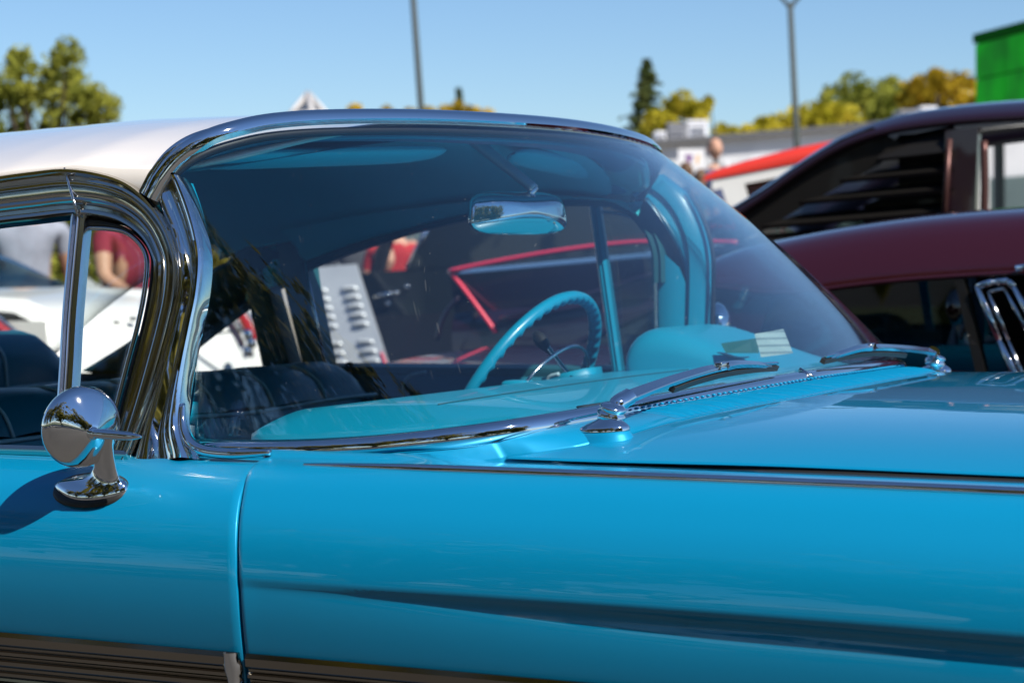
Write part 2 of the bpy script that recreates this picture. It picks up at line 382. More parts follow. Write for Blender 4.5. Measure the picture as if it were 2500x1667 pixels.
# inner part of the fender top: from the hood gap outwards, following the trim further back
def ftop(X): return HG+.058*smooth((-.10-X)/.14)
for sgn in (-1, 1):
    GF = .0030
    # fender (one surface: flange, top, shoulder, side)
    pr = cr(FEN, 130); cols = []
    X1 = 2.05
    for u, dx, dy in [(0, -.0013, .03), (0, -.0013, .003), (0, -.0008, .0009)]+[(u, 0, 0) for u in np.linspace(0, 1, 130)]:
        col = []
        def xat(z): a = xgap(z)+GF; return a+(X1-a)*u**1.25+dx
        X = xat(.978); t = ftop(X)
        r_ = float(smooth((-.10-X)/.10))
        for (yy, zz) in [(t, .93), (t, .962+.012*r_), (t+.0008, .967+.012*r_), (t+.003, .9695+.012*r_), (t+.008, .9712+.011*r_), ((t+.008)*.5+.4485, .9728+.004*r_), (.897, .9725)]:
            col.append((xat(.978), sgn*(yy-dy), zz-.006*max(X, 0)**2))
        for (yy, zz) in pr:
            Xq = xat(zz); col.append((Xq, sgn*(yy-dy-float(groove(Xq, zz))), zz-.006*max(Xq, 0)**2))
        cols.append(col)
    f = MB().grid(cols).build('front_fender', M['blue'], car, sharp=60)
    side_panel('front_door', -1.50, lambda z: xgap(z)-GF, DOR, edge1=True, sgn=sgn, sculpt=False)
    side_panel('rear_quarter', -3.4, -1.506, DOR, sgn=sgn, sculpt=False, nx=20, nz=50)
    # black box added behind the shut line to block cabin light
    MB().box((-.36, sgn*.90, .73), (.05, .08, .40)).build('shut_line_block', M['gap'], car)
    # thin spear of trim along the fender top
    pts = [(-.322, .9685), (-.30, .969), (.1, .9695), (.6, .968), (1.2, .962)]
    path = cr([(x, sgn*.919, z) for x, z in pts], 60); scl = np.clip(np.linspace(0, 8, 60), .12, 1)**.6
    sec = [(-.0055, -.003), (-.0055, .002), (-.003, .0048), (0, .0054), (.003, .0048), (.0055, .002), (.0055, -.003)]
    o = sweep(path, sec, (0, sgn*.97, .22), scale=scl).build('fender_spear', M['chrome'], car, sharp=50)
    # ribbed lower moulding: door piece and fender piece
    ribs = [(0, -.004), (.0, .004), (.006, .008), (.016, .009), (.020, .004), (.024, .0035), (.027, .008), (.031, .0085), (.034, .004), (.037, .0035), (.040, .0085), (.045, .009), (.049, .004), (.053, .0035), (.056, .008), (.060, .0085), (.064, .004), (.068, .003), (.071, .009), (.080, .010), (.086, .006), (.088, -.004)]
    for nm, xa, xb in (('door_moulding', -1.49, float(xgap(.73))-.006), ('fender_moulding', float(xgap(.73))+.006, 1.3)):
        G = []
        for i, X in enumerate(np.linspace(xa, xb, 40)):
            G.append([(X, sgn*(np.interp(.742-a, [.60, .71, .75, .79], [.968, .989, .999, 1.0055])+h-float(groove(X, .742-a))*(nm[0] == 'f')*.0), .742-a) for a, h in ribs])
        mb = MB().grid(G); k = len(ribs); mb.F.append(tuple(range(k))); mb.F.append(tuple(39*k+j for j in range(k)))
        mo = mb.build(nm, M['mould'], car, sharp=25)
        if nm[0] == 'd':   # rounded cap at the shut line
            cx_ = xb-.010
            cap = MB(); prof = [(0, .012), (.006, .0115), (.0095, .008), (.0105, .002), (.0105, -.004)]
            G = []
            for a in np.linspace(0, .088, 12):
                wv = .8+.35*math.sin(a/.088*math.pi*2.2)**2
                G.append([(cx_+t*wv, sgn*(np.interp(.742-a, [.60, .71, .75, .79], [.968, .989, .999, 1.0055])+h+.001), .742-a) for t, h in [(-.012, .0), (-.010, .009), (-.004, .0125), (.003, .0125), (.009, .009), (.0115, 0)]])
            cap.grid(G).build('end_cap', M['chrome'], mo, sharp=60)

# ---- hood and cowl
def zedge(X): return .981-.0045*smooth((.30-X)/.35)-.007*np.clip(X+.09, 0, 3)-.010*np.clip(X-.8, 0, 3)**2
HRp = np.array([(0, .120, 1.031), (.3, .112, 1.029), (.6, .050, 1.015), (.7, .024, 1.009), (.76, -.02, 1.0), (.79, -.065, .990), (.806, -.10, .982)])
def hr(Y): a = abs(Y); return np.interp(a, HRp[:, 0], HRp[:, 1])
def zhood(X, Y):
    y = np.clip(abs(Y)/.806, 0, 1)
    return zedge(X)+.030*(1-y**7)+.020*(1-y**2)
ys = np.sin(np.linspace(-math.pi/2, math.pi/2, 91))*.806
G = []
for Y in ys:
    row = [(hr(Y)+.002, Y, zhood(hr(Y), Y)-.016), (hr(Y)+.0015, Y, zhood(hr(Y), Y)-.003), (hr(Y)+.003, Y, zhood(hr(Y), Y)-.0008)]
    row += [(X, Y, zhood(X, Y)) for X in hr(Y)+.006+(2.05-hr(Y))*np.linspace(0, 1, 60)**1.3]
    G.append(row)
G = np.array(G)
e0 = G[:1].copy(); e0[..., 1] -= .0012; e0[..., 2] -= .003; e1 = e0.copy(); e1[..., 2] -= .002; e1[..., 1] += .006
f0 = G[-1:].copy(); f0[..., 1] += .0012; f0[..., 2] -= .003; f1 = f0.copy(); f1[..., 2] -= .002; f1[..., 1] -= .006
hood = MB().grid(np.vstack([e1, e0, G, f0, f1])).build('hood', M['blue'], car, sharp=60)
for sgn in (-1, 1):
    P = [(X, sgn*.800, zedge(X)-.011) for X in np.linspace(-.09, 2.0, 30)]
    MB().tube(P, np.interp([p[0] for p in P], [-.1, .30], [.0015, .0080]), 8).build('hood_gap_shade', M['gap'], car)  # near-black strip standing for the shade inside the hood gap
# cowl between windshield trim and hood, ribbed air intake in its middle
NC = 721; cyv = np.linspace(-.868, .868, NC); G = []
bx = np.interp(cyv, pb[:, 1], pb[:, 0]); bz = np.interp(cyv, pb[:, 1], pb[:, 2])
sb = np.argsort(pb[8:-8, 1]); bx = np.interp(cyv, pb[8:-8][sb, 1], pb[8:-8][sb, 0]); bz = np.interp(cyv, pb[8:-8][sb, 1], pb[8:-8][sb, 2])
for i, Y in enumerate(cyv):
    a = abs(Y); x1 = hr(min(a, .806))-.003 if a < .806 else -.10-.09*(a-.806)/.06; z1 = zhood(hr(min(a, .806)), min(a, .806))-.001
    z1 -= .012*max(a-.80, 0)/.06
    x0, z0 = bx[i]-.004, bz[i]-.004
    if x1 < x0+.01: x1 = x0+.01
    row = []
    rib = .0060*(1-abs(((Y/.0160) % 1)*2-1)*1.6) if a < .60 else 0
    for v in (0, .12, .16, .2, .26, .34, .5, .7, .85, .92, .96, 1.0):
        z = z0+(z1-z0)*v+.004*math.sin(v*math.pi)
        k = smooth((v-.14)/.08)*smooth((.97-v)/.10)*(smooth((.60-a)/.04) if a < .6 else 0)
        row.append((x0+(x1-x0)*v, Y, z+k*rib-.003*k))
    row.append((x1, Y, z1-.02))
    G.append(row)
o = MB().grid(G).build('cowl_panel', M['blue'], car, sharp=70); tag(o, 'blue cowl panel with a fine ribbed air intake')
# bright bead row above the intake
mb = MB()
for Y in np.arange(-.584, .60, .0160):
    X = np.interp(Y, pb[8:-8][sb, 1], pb[8:-8][sb, 0]); z = np.interp(Y, pb[8:-8][sb, 1], pb[8:-8][sb, 2])
    x1 = hr(Y); mb.sphere((X+(x1-X)*.17, Y, z-.004+.0075+(zhood(x1, Y)-z)*.15), (.0036, .0030, .0018), 6)
bd = mb.build('intake_bead_row', M['blue'], o)
# apron under hood and cowl so nothing shines through the gaps
MB().box((.5, 0, .80), (3.0, 1.60, .22)).build('inner_apron', M['gap'], car)

# ---- roof, headliner
def zr(X): return np.interp(-X, [.55, .65, .78, .9, 1.2, 1.5, 2.0, 2.3], [1.33, 1.348, 1.362, 1.357, 1.325, 1.275, 1.17, 1.10])
def zc(X): return np.interp(-X, [.38, .6, .8, 1.0, 1.3, 1.6, 1.9, 2.1, 2.3], [1.440, 1.458, 1.468, 1.472, 1.466, 1.445, 1.405, 1.365, 1.31])
def yr(X): return np.interp(-X, [.4, .65, .9, 1.5, 2.0, 2.3], [.782, .784, .786, .785, .76, .73])
def roofz(X, w): return zr(X)+(zc(X)-zr(X))*(1-abs(w)**2.3)**.80
hx = interp_h = lambda Y: np.interp(abs(Y), [h[0] for h in Hh], [h[1] for h in Hh])
wv = np.sin(np.linspace(-math.pi/2, math.pi/2, 81))
G = []
for u in np.linspace(0, 1, 50):
    row = []
    for q in wv:
        xf = hx(abs(q)*.795)-.010; X = xf+(-1.64-.12*(1-q*q)-xf)*u
        row.append((X, q*yr(X), roofz(X, q)+.004*smooth(1-u*12)))
    dp = .022+.036*float(smooth((row[0][0]+.86)/.16))
    row = [(row[0][0], row[0][1]-.004, row[0][2]-dp)]+row+[(row[-1][0], row[-1][1]+.004, row[-1][2]-.012)]
    G.append(row)
o = MB().grid(G).build('roof', M['white'], car, sharp=80); solid(o, .008, -1)
G = []
for u in np.linspace(0, 1, 40):
    row = []
    for q in wv:
        xf = hx(abs(q)*.795)-.085; X = xf+(-1.61-.12*(1-q*q)-xf)*u
        row.append((X, q*yr(X)*.975, roofz(X, q)-.010-.022*(1-abs(q)**8)-.004*math.sin(max(0, (-X-.5)/.27)*math.pi)**2))
    G.append(row)
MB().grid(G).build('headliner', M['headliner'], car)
# painted header panel above the glass inside
A_ = Hc+np.array([-.012, 0, -.014]); B_ = Hc+np.array([-.10, 0, -.026]); B_[:, 1] *= .965
G = [[A_[i]*(1-t)+B_[i]*t-np.array([0, 0, .010])*math.sin(t*math.pi) for t in np.linspace(0, 1, 7)] for i in range(10, NS-10)]
MB().grid(G).build('header_panel', M['blue_int'], car)
MB().tube((Hc+np.array([-.020, 0, -.024]))[8:-8]*np.array([1, .985, 1]), .006, 8).build('header_garnish', M['blue_int'], car)

# ---- far side seen through the cabin
def fy(px, py, y=.80): return at(px, py, y=y)
FN = (0, -1, .25)
a_l = [(1612, 930), (1608, 800), (1607, 680), (1603, 610), (1580, 555), (1540, 520), (1490, 500)]
a_r = [(1722, 930), (1728, 800), (1733, 680), (1728, 600), (1706, 530), (1672, 470), (1620, 425)]
o = loft([fy(*p, .80) for p in a_l], [fy(*p, .84) for p in a_r], [(0, 0), (.12, .006), (.45, .010), (.56, .004), (.60, .004), (.66, .014), (.9, .014), (1, 0)], FN, 50, .03).build('far_pillar_cover', M['blue_int'], car, sharp=45)
MB().tube(cr([fy(1735, 915, .83), fy(1742, 680, .83), fy(1737, 600, .83), fy(1714, 528, .83), fy(1680, 465, .83)], 30), .005, 8).build('far_glass_gasket', M['dark'], car)
ft = [(1607, 690), (1602, 608), (1570, 540), (1520, 505), (1450, 492), (1300, 497), (1150, 525), (1000, 562), (860, 608), (745, 652)]
o = sweep(cr([fy(*p, .795) for p in ft], 70), [(-.010, -.01), (-.010, .006), (-.004, .010), (.004, .006), (.010, .008), (.014, .0), (.014, -.01)], (0, -1, 0)).build('far_window_rail', M['dtrim'], car, sharp=40)
# quarter structure filling between that rail and the headliner
rl = cr([fy(*p, .80) for p in ft[2:]], 40)
G = [[p, (p[0], yr(p[0])*.975, max(zr(p[0])-.03, p[2]+.01)), (p[0], yr(p[0])*.90, roofz(p[0], .92)-.036)] for p in rl]
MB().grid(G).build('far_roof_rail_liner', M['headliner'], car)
vd = [(1450, 498), (1478, 700), (1508, 912)]
o = loft([fy(p[0]-13, p[1], .80) for p in vd], [fy(p[0]+14, p[1], .80) for p in vd], [(0, 0), (.2, .008), (.45, .009), (.55, .003), (.7, .008), (1, 0)], (0, -1, 0), 20, .01).build('far_vent_divider', M['blue_int'], car, sharp=40)
vfr = cr([fy(*p, .795) for p in [(1470, 517), (1520, 524), (1560, 542), (1588, 580), (1598, 625), (1601, 700), (1602, 900)]], 40)
MB().tube(vfr, .0035, 8).build('far_vent_frame', M['stainless'], car)
q0, q1 = fy(1463, 515, .80), fy(1515, 905, .80)
G = [[vfr[i]*t+(q0*(1-i/39)+q1*i/39)*(1-t) for t in np.linspace(0, 1, 5)] for i in range(40)]
solid(MB().grid(G).build('far_vent_pane', M['pane'], car), .004, 0)
# far door: sill rail, inner panel, lock knob
s0, s1 = fy(700, 898, .82), fy(1640, 908, .82)
o = sweep([s0*(1-t)+s1*t for t in np.linspace(0, 1, 20)], [(-.02, -.03), (-.02, .004), (-.012, .009), (.01, .008), (.016, .0), (.016, -.03)], (0, -.3, 1)).build('far_door_sill', M['dtrim'], car, sharp=40)
MB().box(((s0[0]+s1[0])/2, .83, .80), (abs(s1[0]-s0[0]), .05, .36)).build('far_door_inner_panel', M['seat'], car)
kb = fy(853, 900, .80); MB().tube([kb-np.array([0, 0, .02]), kb+np.array([0, 0, .006])], .0035, 8).lathe([(.0, .0), (.0085, .002), (.0095, .006), (.007, .010), (0, .011)], kb+np.array([0, 0, .004]), (0, 0, 1), 14).build('door_lock_knob', M['dark'], car)
arc = cr([fy(*p, .795) for p in [(985, 985), (985, 940), (1000, 918), (1040, 908)]], 16); MB().tube(arc, .003, 8).build('armrest_piping', M['piping'], car)
# posts between far door and far quarter window
def post(name, l, r, mat, y0=.79, th=.05, sh=30):
    return loft([fy(*p, y0) for p in l], [fy(*p, y0) for p in r], [(0, 0), (.15, .012), (.5, .015), (.85, .012), (1, 0)], (0, -1, 0), 14, th).build(name, mat, car, sharp=sh)
post('centre_post', [(668, 560), (692, 690), (745, 915)], [(742, 560), (752, 690), (797, 915)], M['dtrim'])
MB().tube([fy(744, 640, .78), fy(796, 905, .78)], .0035, 8).build('centre_post_bead', M['stainless'], car)
post('rear_door_post', [(585, 640), (607, 735), (645, 915)], [(640, 560), (652, 690), (715, 915)], M['dtrim'])
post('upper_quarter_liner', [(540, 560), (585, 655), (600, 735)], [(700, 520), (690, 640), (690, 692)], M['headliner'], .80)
o = loft([fy(*p, .76) for p in [(200, 905), (246, 877), (334, 819), (430, 735), (520, 656), (552, 640), (600, 590)]], [fy(*p, .80) for p in [(380, 905), (440, 855), (490, 815), (560, 762), (602, 730), (640, 690), (700, 620)]], [(0, 0), (.2, .012), (.8, .012), (1, 0)], (0, -1, .2), 30, .05).build('rear_pillar_cover', M['dtrim'], car)

# rear window sloping down behind the roof
G = []
for t in np.linspace(0, 1, 10):
    row = []
    for q in np.linspace(-1, 1, 25):
        X0 = -1.66-.12*(1-q*q); X1 = -2.15-.38*(1-q*q); row.append((X0+(X1-X0)*t, q*(yr(X0)*.96*(1-t)+.80*t), (roofz(X0, q*.96)-.015)*(1-t)+1.0*t+.03*math.sin(t*math.pi)))
    G.append(row)
solid(MB().grid(G).build('rear_window', M['pane'], car), .005, 0)

# white rear pillar on the kerb side, outside the picture's left edge
A_p = [mir(fy(*p, .77)) for p in [(200, 905), (246, 877), (334, 819), (430, 735), (520, 656), (600, 590), (700, 540)]]; B_p = [mir(fy(*p, .80)) for p in [(380, 905), (440, 855), (490, 815), (560, 762), (602, 730), (640, 690), (720, 600)]]
loft(A_p, B_p, [(0, 0), (.2, .010), (.8, .010), (1, 0)], (0, -1, .2), 30, .04).build('rear_pillar', M['white'], car)
# ---- dashboard with instrument pod
G = []
for Y in np.linspace(-.80, .80, 70):
    a = abs(Y); en = smooth((a-.58)/.24)
    xr = -.535+.10*smooth((a-.70)/.12); zt = 1.013-.035*en
    xf = np.interp(a, [0, .45, .62, .74, .82], [-.02, -.045, -.065, -.10, -.19])
    zf = np.interp(a, [0, .62, .745, .82], [1.024, 1.014, 1.004, .985])
    row = [(xf, Y, zf)]
    for t in (.25, .5, .75, .9): row.append((xf+(xr-xf)*t, Y, zf+(zt-zf)*t+.012*math.sin(t*math.pi)))
    row += [(xr, Y, zt), (xr-.014, Y, zt-.008), (xr-.018, Y, zt-.03), (xr+.03, Y, zt-.10), (xr+.05, Y, zt-.26)]
    G.append(row)
dash = MB().grid(G).build('dashboard', M['dash'], car, sharp=70)
pp = [(-.47, .99), (-.492, 1.04), (-.488, 1.070), (-.468, 1.089), (-.44, 1.095), (-.39, 1.088), (-.32, 1.065), (-.25, 1.040), (-.17, 1.018)]
G = []
for Y in np.linspace(.385, .785, 40):
    e = abs((Y-.585)/.20); k = max(0, 1-e**7)**.5
    G.append([(x*1.0+.03*(1-k), Y, .99+(z-.99)*k) for x, z in cr(pp, 30)])
MB().grid(G).build('instrument_pod', M['dash'], dash, sharp=70)
MB().tube(cr([at(*p, y=.42)+np.array([0, 0, .0]) for p in [(1716, 866), (1760, 862), (1800, 872), (1828, 872)]], 20), .0035, 8, flat=.5).build('defrost_lip', M['stainless'], dash)
MB().box((-.57, .36, 1.002), (.09, .07, .03), rotm((0, 1, 0), rad(-12))).build('column_cover', M['dash'], dash)
for s_ in (-1, 1):
    sl_ = [(np.interp(y, [0, .45, .62], [-.075, -.10, -.12]), s_*y, np.interp(y, [0, .62], [1.0295, 1.0195])+.001) for y in np.linspace(.12, .56, 12)]
    MB().tube(sl_, .007, 8, flat=.35).build('defroster_slot', M['gap'], dash)
MB().tube([(-.30, y, 1.0305-.012*abs(y)**2) for y in np.linspace(-.62, .26, 20)], .0009, 6).build('dash_seam', M['dtrim'], dash)
bevel(MB().box((-.60, .20, .995), (.05, .05, .03)).build('dash_knob_block', M['dash'], dash), .008)

# ---- steering wheel with scalloped rim, column and gear lever
SC = np.array([-.665, .325, .950]); SR = .232; ST = rad(29)
uu = np.array([math.sin(ST), 0, math.cos(ST)]); vv = np.array([0, 1., 0]); wn = np.cross(vv, uu)
wheel_N = 240; G = []
for i in range(wheel_N):
    a = i/wheel_N*2*math.pi; cd = math.cos(a)*vv+math.sin(a)*uu
    sc_ = .0050*(abs(math.sin(a*27))**1.5)
    ring = []
    for b in np.linspace(0, 2*math.pi, 14, endpoint=False):
        rr = .0125-sc_*max(0, -math.cos(b)*.8+math.sin(b)*.6)*1.5
        ring.append(SC+cd*(SR+rr*math.cos(b))+wn*rr*math.sin(b))
    G.append(ring)
sw = MB().grid(G, cu=True, cv=True).build('steering_wheel', M['blue_int'], car)
MB().lathe([(0, .03), (.04, .026), (.055, .01), (.05, -.03), (.03, -.05)], SC+np.array([.05, 0, -.02]), -np.array([math.cos(ST), 0, -math.sin(ST)]), 24).build('hub', M['blue_int'], sw)
for a in (rad(-8), rad(188)):
    p1 = SC+(math.cos(a)*vv+math.sin(a)*uu)*SR; MB().tube(cr([SC+np.array([.05, 0, -.02]), (SC+p1)/2+np.array([.03, 0, -.01]), p1], 12), .012, 8, flat=.6).build('spoke', M['blue_int'], sw)
hr_ = [SC-wn*-.012+(math.cos(a)*vv+math.sin(a)*uu)*.15 for a in np.linspace(rad(-20), rad(200), 40)]
MB().tube([h+np.array([.03, 0, -.01]) for h in hr_], .003, 8).build('horn_ring', M['stainless'], sw)
MB().tube([SC+np.array([.05, 0, -.02]), SC+np.array([.35, 0, -.16])], .03, 14).build('steering_column', M['blue_int'], car)
lv = [at(1405, 930, y=.32), at(1370, 890, y=.35), at(1337, 846, y=.38)]
MB().tube(cr(lv, 12), .0042, 8).build('gear_lever', M['stainless'], car)
k0, k1 = at(1345, 862, y=.375), at(1308, 815, y=.40)
MB().tube(cr([k0, k0*.6+k1*.4, k0*.3+k1*.7, k1*1.0, k1+(k1-k0)*.12], 14), np.r_[.005, .0055, .0065, .008, .0095, .011, .012, .0125, .0128, .0125, .0115, .009, .006, .001], 12).build('gear_lever_knob', M['dark'], car)
MB().tube(cr([at(*p, y=.30) for p in [(1335, 935), (1342, 920), (1365, 913)]], 10), .004, 8).build('turn_signal_lever', M['piping'], car)

# ---- seats: pleated bolster with piping over a plain lower panel
def bench(name, X0, ztop, y0, y1, npl, zmid, label, lean=.28, back=.16):
    root = empty(name, (X0, 0, .3)); root.parent = car; root.matrix_parent_inverse = full_mat(car).inverted()
    root['label'] = label
    n = npl*14+1; G = []; pw = (y1-y0)/npl
    for i in range(n):
        Y = y0+(y1-y0)*i/(n-1); ph = ((Y-y0)/pw) % 1 if i < n-1 else 0; b = math.sin(ph*math.pi)**.55
        e = smooth(min(Y-y0, y1-Y)/.07); row = []
        top = ztop-.016*(1-e)
        for x, z in [(.155, zmid-ztop), (.150, -.055), (.135, -.030), (.105, -.010), (.065, .0), (.02, -.002), (-.02, -.014), (-.045, -.04), (-.05, -.12), (-.05, -.45)]:
            s = .010*b if -.2 < z < 0.01 and x > -.05 else 0
            row.append((X0-.06+x*1.+s*.7, Y, top+z*(1.)+s*.7-.5*(1-e)*.03*(z > -.06)))
        G.append(row)
    MB().grid(G).build('pleated_bolster', M['seat'], root)
    for k in range(1, npl):
        Y = y0+pw*k
        P = cr([(X0+.098, Y, zmid+.0), (X0+.093, Y, ztop-.054), (X0+.078, Y, ztop-.028), (X0+.047, Y, ztop-.007), (X0+.006, Y, ztop+.003), (X0-.04, Y, ztop-.001), (X0-.08, Y, ztop-.012)], 24)
        MB().tube(P, .0035, 6).build('piping', M['piping'], root)
    MB().tube(cr([(X0+.100, y, zmid-.004*math.sin((y-y0)*9)) for y in np.linspace(y0, y1, 12)], 40), .004, 6).build('piping', M['piping'], root)
    G = []
    for i in range(30):
        Y = y0+(y1-y0)*i/29; e = smooth(min(Y-y0, y1-Y)/.06)
        G.append([(X0+.095-.03*(1-e), Y, zmid), (X0+.115-.03*(1-e), Y, zmid-.06), (X0+.13-.03*(1-e), Y, zmid-.2), (X0+.16, Y, zmid-.42)])
    MB().grid(G).build('lower_panel', M['seat_low'], root)
    return root
bench('front_bench_seat', -1.27, 1.012, -.66, .66, 7, .945, 'dark blue pleated front bench seat with pale piping')
bench('rear_bench_seat', -2.05, 1.075, -.64, .64, 6, .96, 'dark blue rear bench seat behind the front bench')
MB().box((-1.7, 0, .42), (2.6, 1.6, .10)).build('cabin_floor', M['dark'], car)
MB().box((-2.35, 0, .96), (.5, 1.35, .04)).build('parcel_shelf', M['dtrim'], car)

# ---- sun visors
def visor(nm, Y0, Y1, pz, dp=.062):
    G = []
    for i, t in enumerate(np.linspace(0, 1, 24)):
        Y = Y0+(Y1-Y0)*t; k = max(0, 1-abs(t*2-1)**6)**.5; k = .15+.85*k
        c = np.array([np.interp(abs(Y), [0, .8], [-.535, -.655]), Y, np.interp(abs(Y), [0, .78], pz)])
        G.append([c+np.array([dp*math.cos(a)*k-.01, 0, .012*math.sin(a)*k+.008*math.cos(a)*k]) for a in np.linspace(0, 2*math.pi, 16, endpoint=False)])
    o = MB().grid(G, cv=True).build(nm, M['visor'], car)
    return o
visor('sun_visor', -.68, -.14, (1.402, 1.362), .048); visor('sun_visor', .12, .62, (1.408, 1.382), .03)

# ---- interior mirror hung from the header
m0, m1, m2 = at(1147, 336, y=0), at(1305, 462, y=.02), at(1272, 500, y=.0)
mb = MB().tube(cr([m0+np.array([-.02, 0, .01]), m0, m0*.5+m1*.5, m1], 20), np.linspace(.016, .012, 20), 10, flat=.7)
rm = mb.build('rear_view_mirror', M['stem'], car)
MB().tube([m1+np.array([0, 0, .004]), m1*.5+m2*.5, m2], [.008, .006, .006], 10).sphere(m2, .009, 10).build('mirror_joint', M['chrome'], rm)
mc = at(1264, 521, y=-.01); mxx = np.array([.30, .95, .0]); mxx /= np.linalg.norm(mxx); mf = np.array([.93, -.30, .12]); mf -= mxx*(mf@mxx); mf /= np.linalg.norm(mf); mu = np.cross(mxx, mf); mu = mu*np.sign(mu[2])
mhalfw, mhalfh = .112, .036
G = []
for k, dep in [(kk, .036*(1-kk**2.4)+.003) for kk in (.02, .14, .28, .42, .55, .67, .78, .87, .94, .985)]+[(1., .001), (.99, -.003), (.92, -.004)]:
    ring = []
    for a in np.linspace(0, 2*math.pi, 48, endpoint=False):
        cx_, sx_ = math.cos(a), math.sin(a); sq = 1/((abs(cx_)**4+abs(sx_)**4)**.25)
        ring.append(mc+mxx*mhalfw*cx_*sq*k*(1-.05*sx_)+mu*mhalfh*sx_*sq*k+mf*dep)
    G.append(ring)
mb = MB().grid(G, cv=True); mb.F.append(tuple(range(48))); mb.F.append(tuple(12*48+j for j in range(48)))
mb.build('mirror_shell', M['chrome'], rm)

# ---- outside mirror on the door
hc = at(196, 1041, y=-1.0)
tocam = CAM-hc; tocam /= np.linalg.norm(tocam)
ax = rotm((0, 0, 1), rad(24))@tocam; ax = ax-np.array([0, 0, .24]); ax /= np.linalg.norm(ax)
om = empty('door_mirror', (hc[0], -.97, .92)); om.parent = car; om.matrix_parent_inverse = full_mat(car).inverted(); om['label'] = 'round chrome door mirror on a swept stalk'
MB().lathe([(.049, -.004), (.0525, -.003), (.0535, .001), (.0532, .005), (.0510, .0105), (.046, .0155), (.036, .0225), (.024, .0300), (.013, .0362), (.007, .0392), (.0005, .0400)], hc, ax, 72).build('mirror_shell', M['chrome'], om)
MB().lathe([(.0005, -.003), (.049, -.003), (.049, -.004)], hc, ax, 48).build('mirror_glass', M['chrome'], om)
bo = hc+ax*.039; MB().sphere(bo, .0085, 14).build('boss', M['chrome'], om)
tip = at(345, 1066, y=bo[1]); arm = cr([bo, bo*.75+tip*.25, bo*.45+tip*.55, bo*.15+tip*.85, tip], 20)
MB().tube(arm, np.array([.006]+[.0075]*3+list(np.linspace(.008, .0066, 11))+[.006, .0053, .0044, .0032, .0015]), 16, flat=.85, nrm=(0, 0, 1)).build('arm', M['chrome'], om)
bs = at(222, 1190, y=-.968)
G = []
for dz, kx, ky, xo in [(0, .0585, .0215, 0), (.0035, .058, .0212, 0), (.0065, .052, .0180, .003), (.0090, .041, .0135, .011), (.0125, .030, .0105, .020), (.018, .0225, .0085, .0265), (.028, .0180, .0072, .0300), (.045, .0160, .0066, .0325), (.058, .0160, .0064, .0345), (.066, .0175, .0066, .0360)]:
    ring = []
    for a in np.linspace(0, 2*math.pi, 40, endpoint=False):
        x, y = math.cos(a), math.sin(a); y = math.copysign(abs(y)**1.1, y)*(1-.45*max(0, -x)**2*max(0, 1-dz/.02))
        out = .0
        ring.append(bs+np.array([kx*x+xo, ky*y*.93-.0, dz+ky*y*.72*max(0, 1-dz/.03)])+np.array([0, -dz*.30, 0]))
    G.append(ring)
MB().grid(G, cv=True).build('stalk', M['chrome'], om)
gr = []
for kx, ky, dz in [(.059, .0245, -.006), (.060, .0255, -.003), (.0585, .0245, .0005), (.054, .020, .002)]:
    gr.append([bs+np.array([kx*math.cos(a), ky*math.sin(a)*.93, dz+ky*math.sin(a)*.72]) for a in np.linspace(0, 2*math.pi, 40, endpoint=False)])
MB().grid(gr, cv=True).build('gasket', M['dark'], om)
# far door mirror, seen through the glass
fm = at(1748, 800, y=1.0)
MB().lathe([(.05, 0), (.053, .004), (.048, .016), (.03, .028), (.0005, .036)], fm, (.92, .35, 0), 36).tube(cr([fm+np.array([.03, .02, 0]), fm+np.array([.03, 0, -.04]), fm+np.array([.0, -.04, -.10])], 10), .008, 10).build('far_door_mirror', M['chrome'], car)

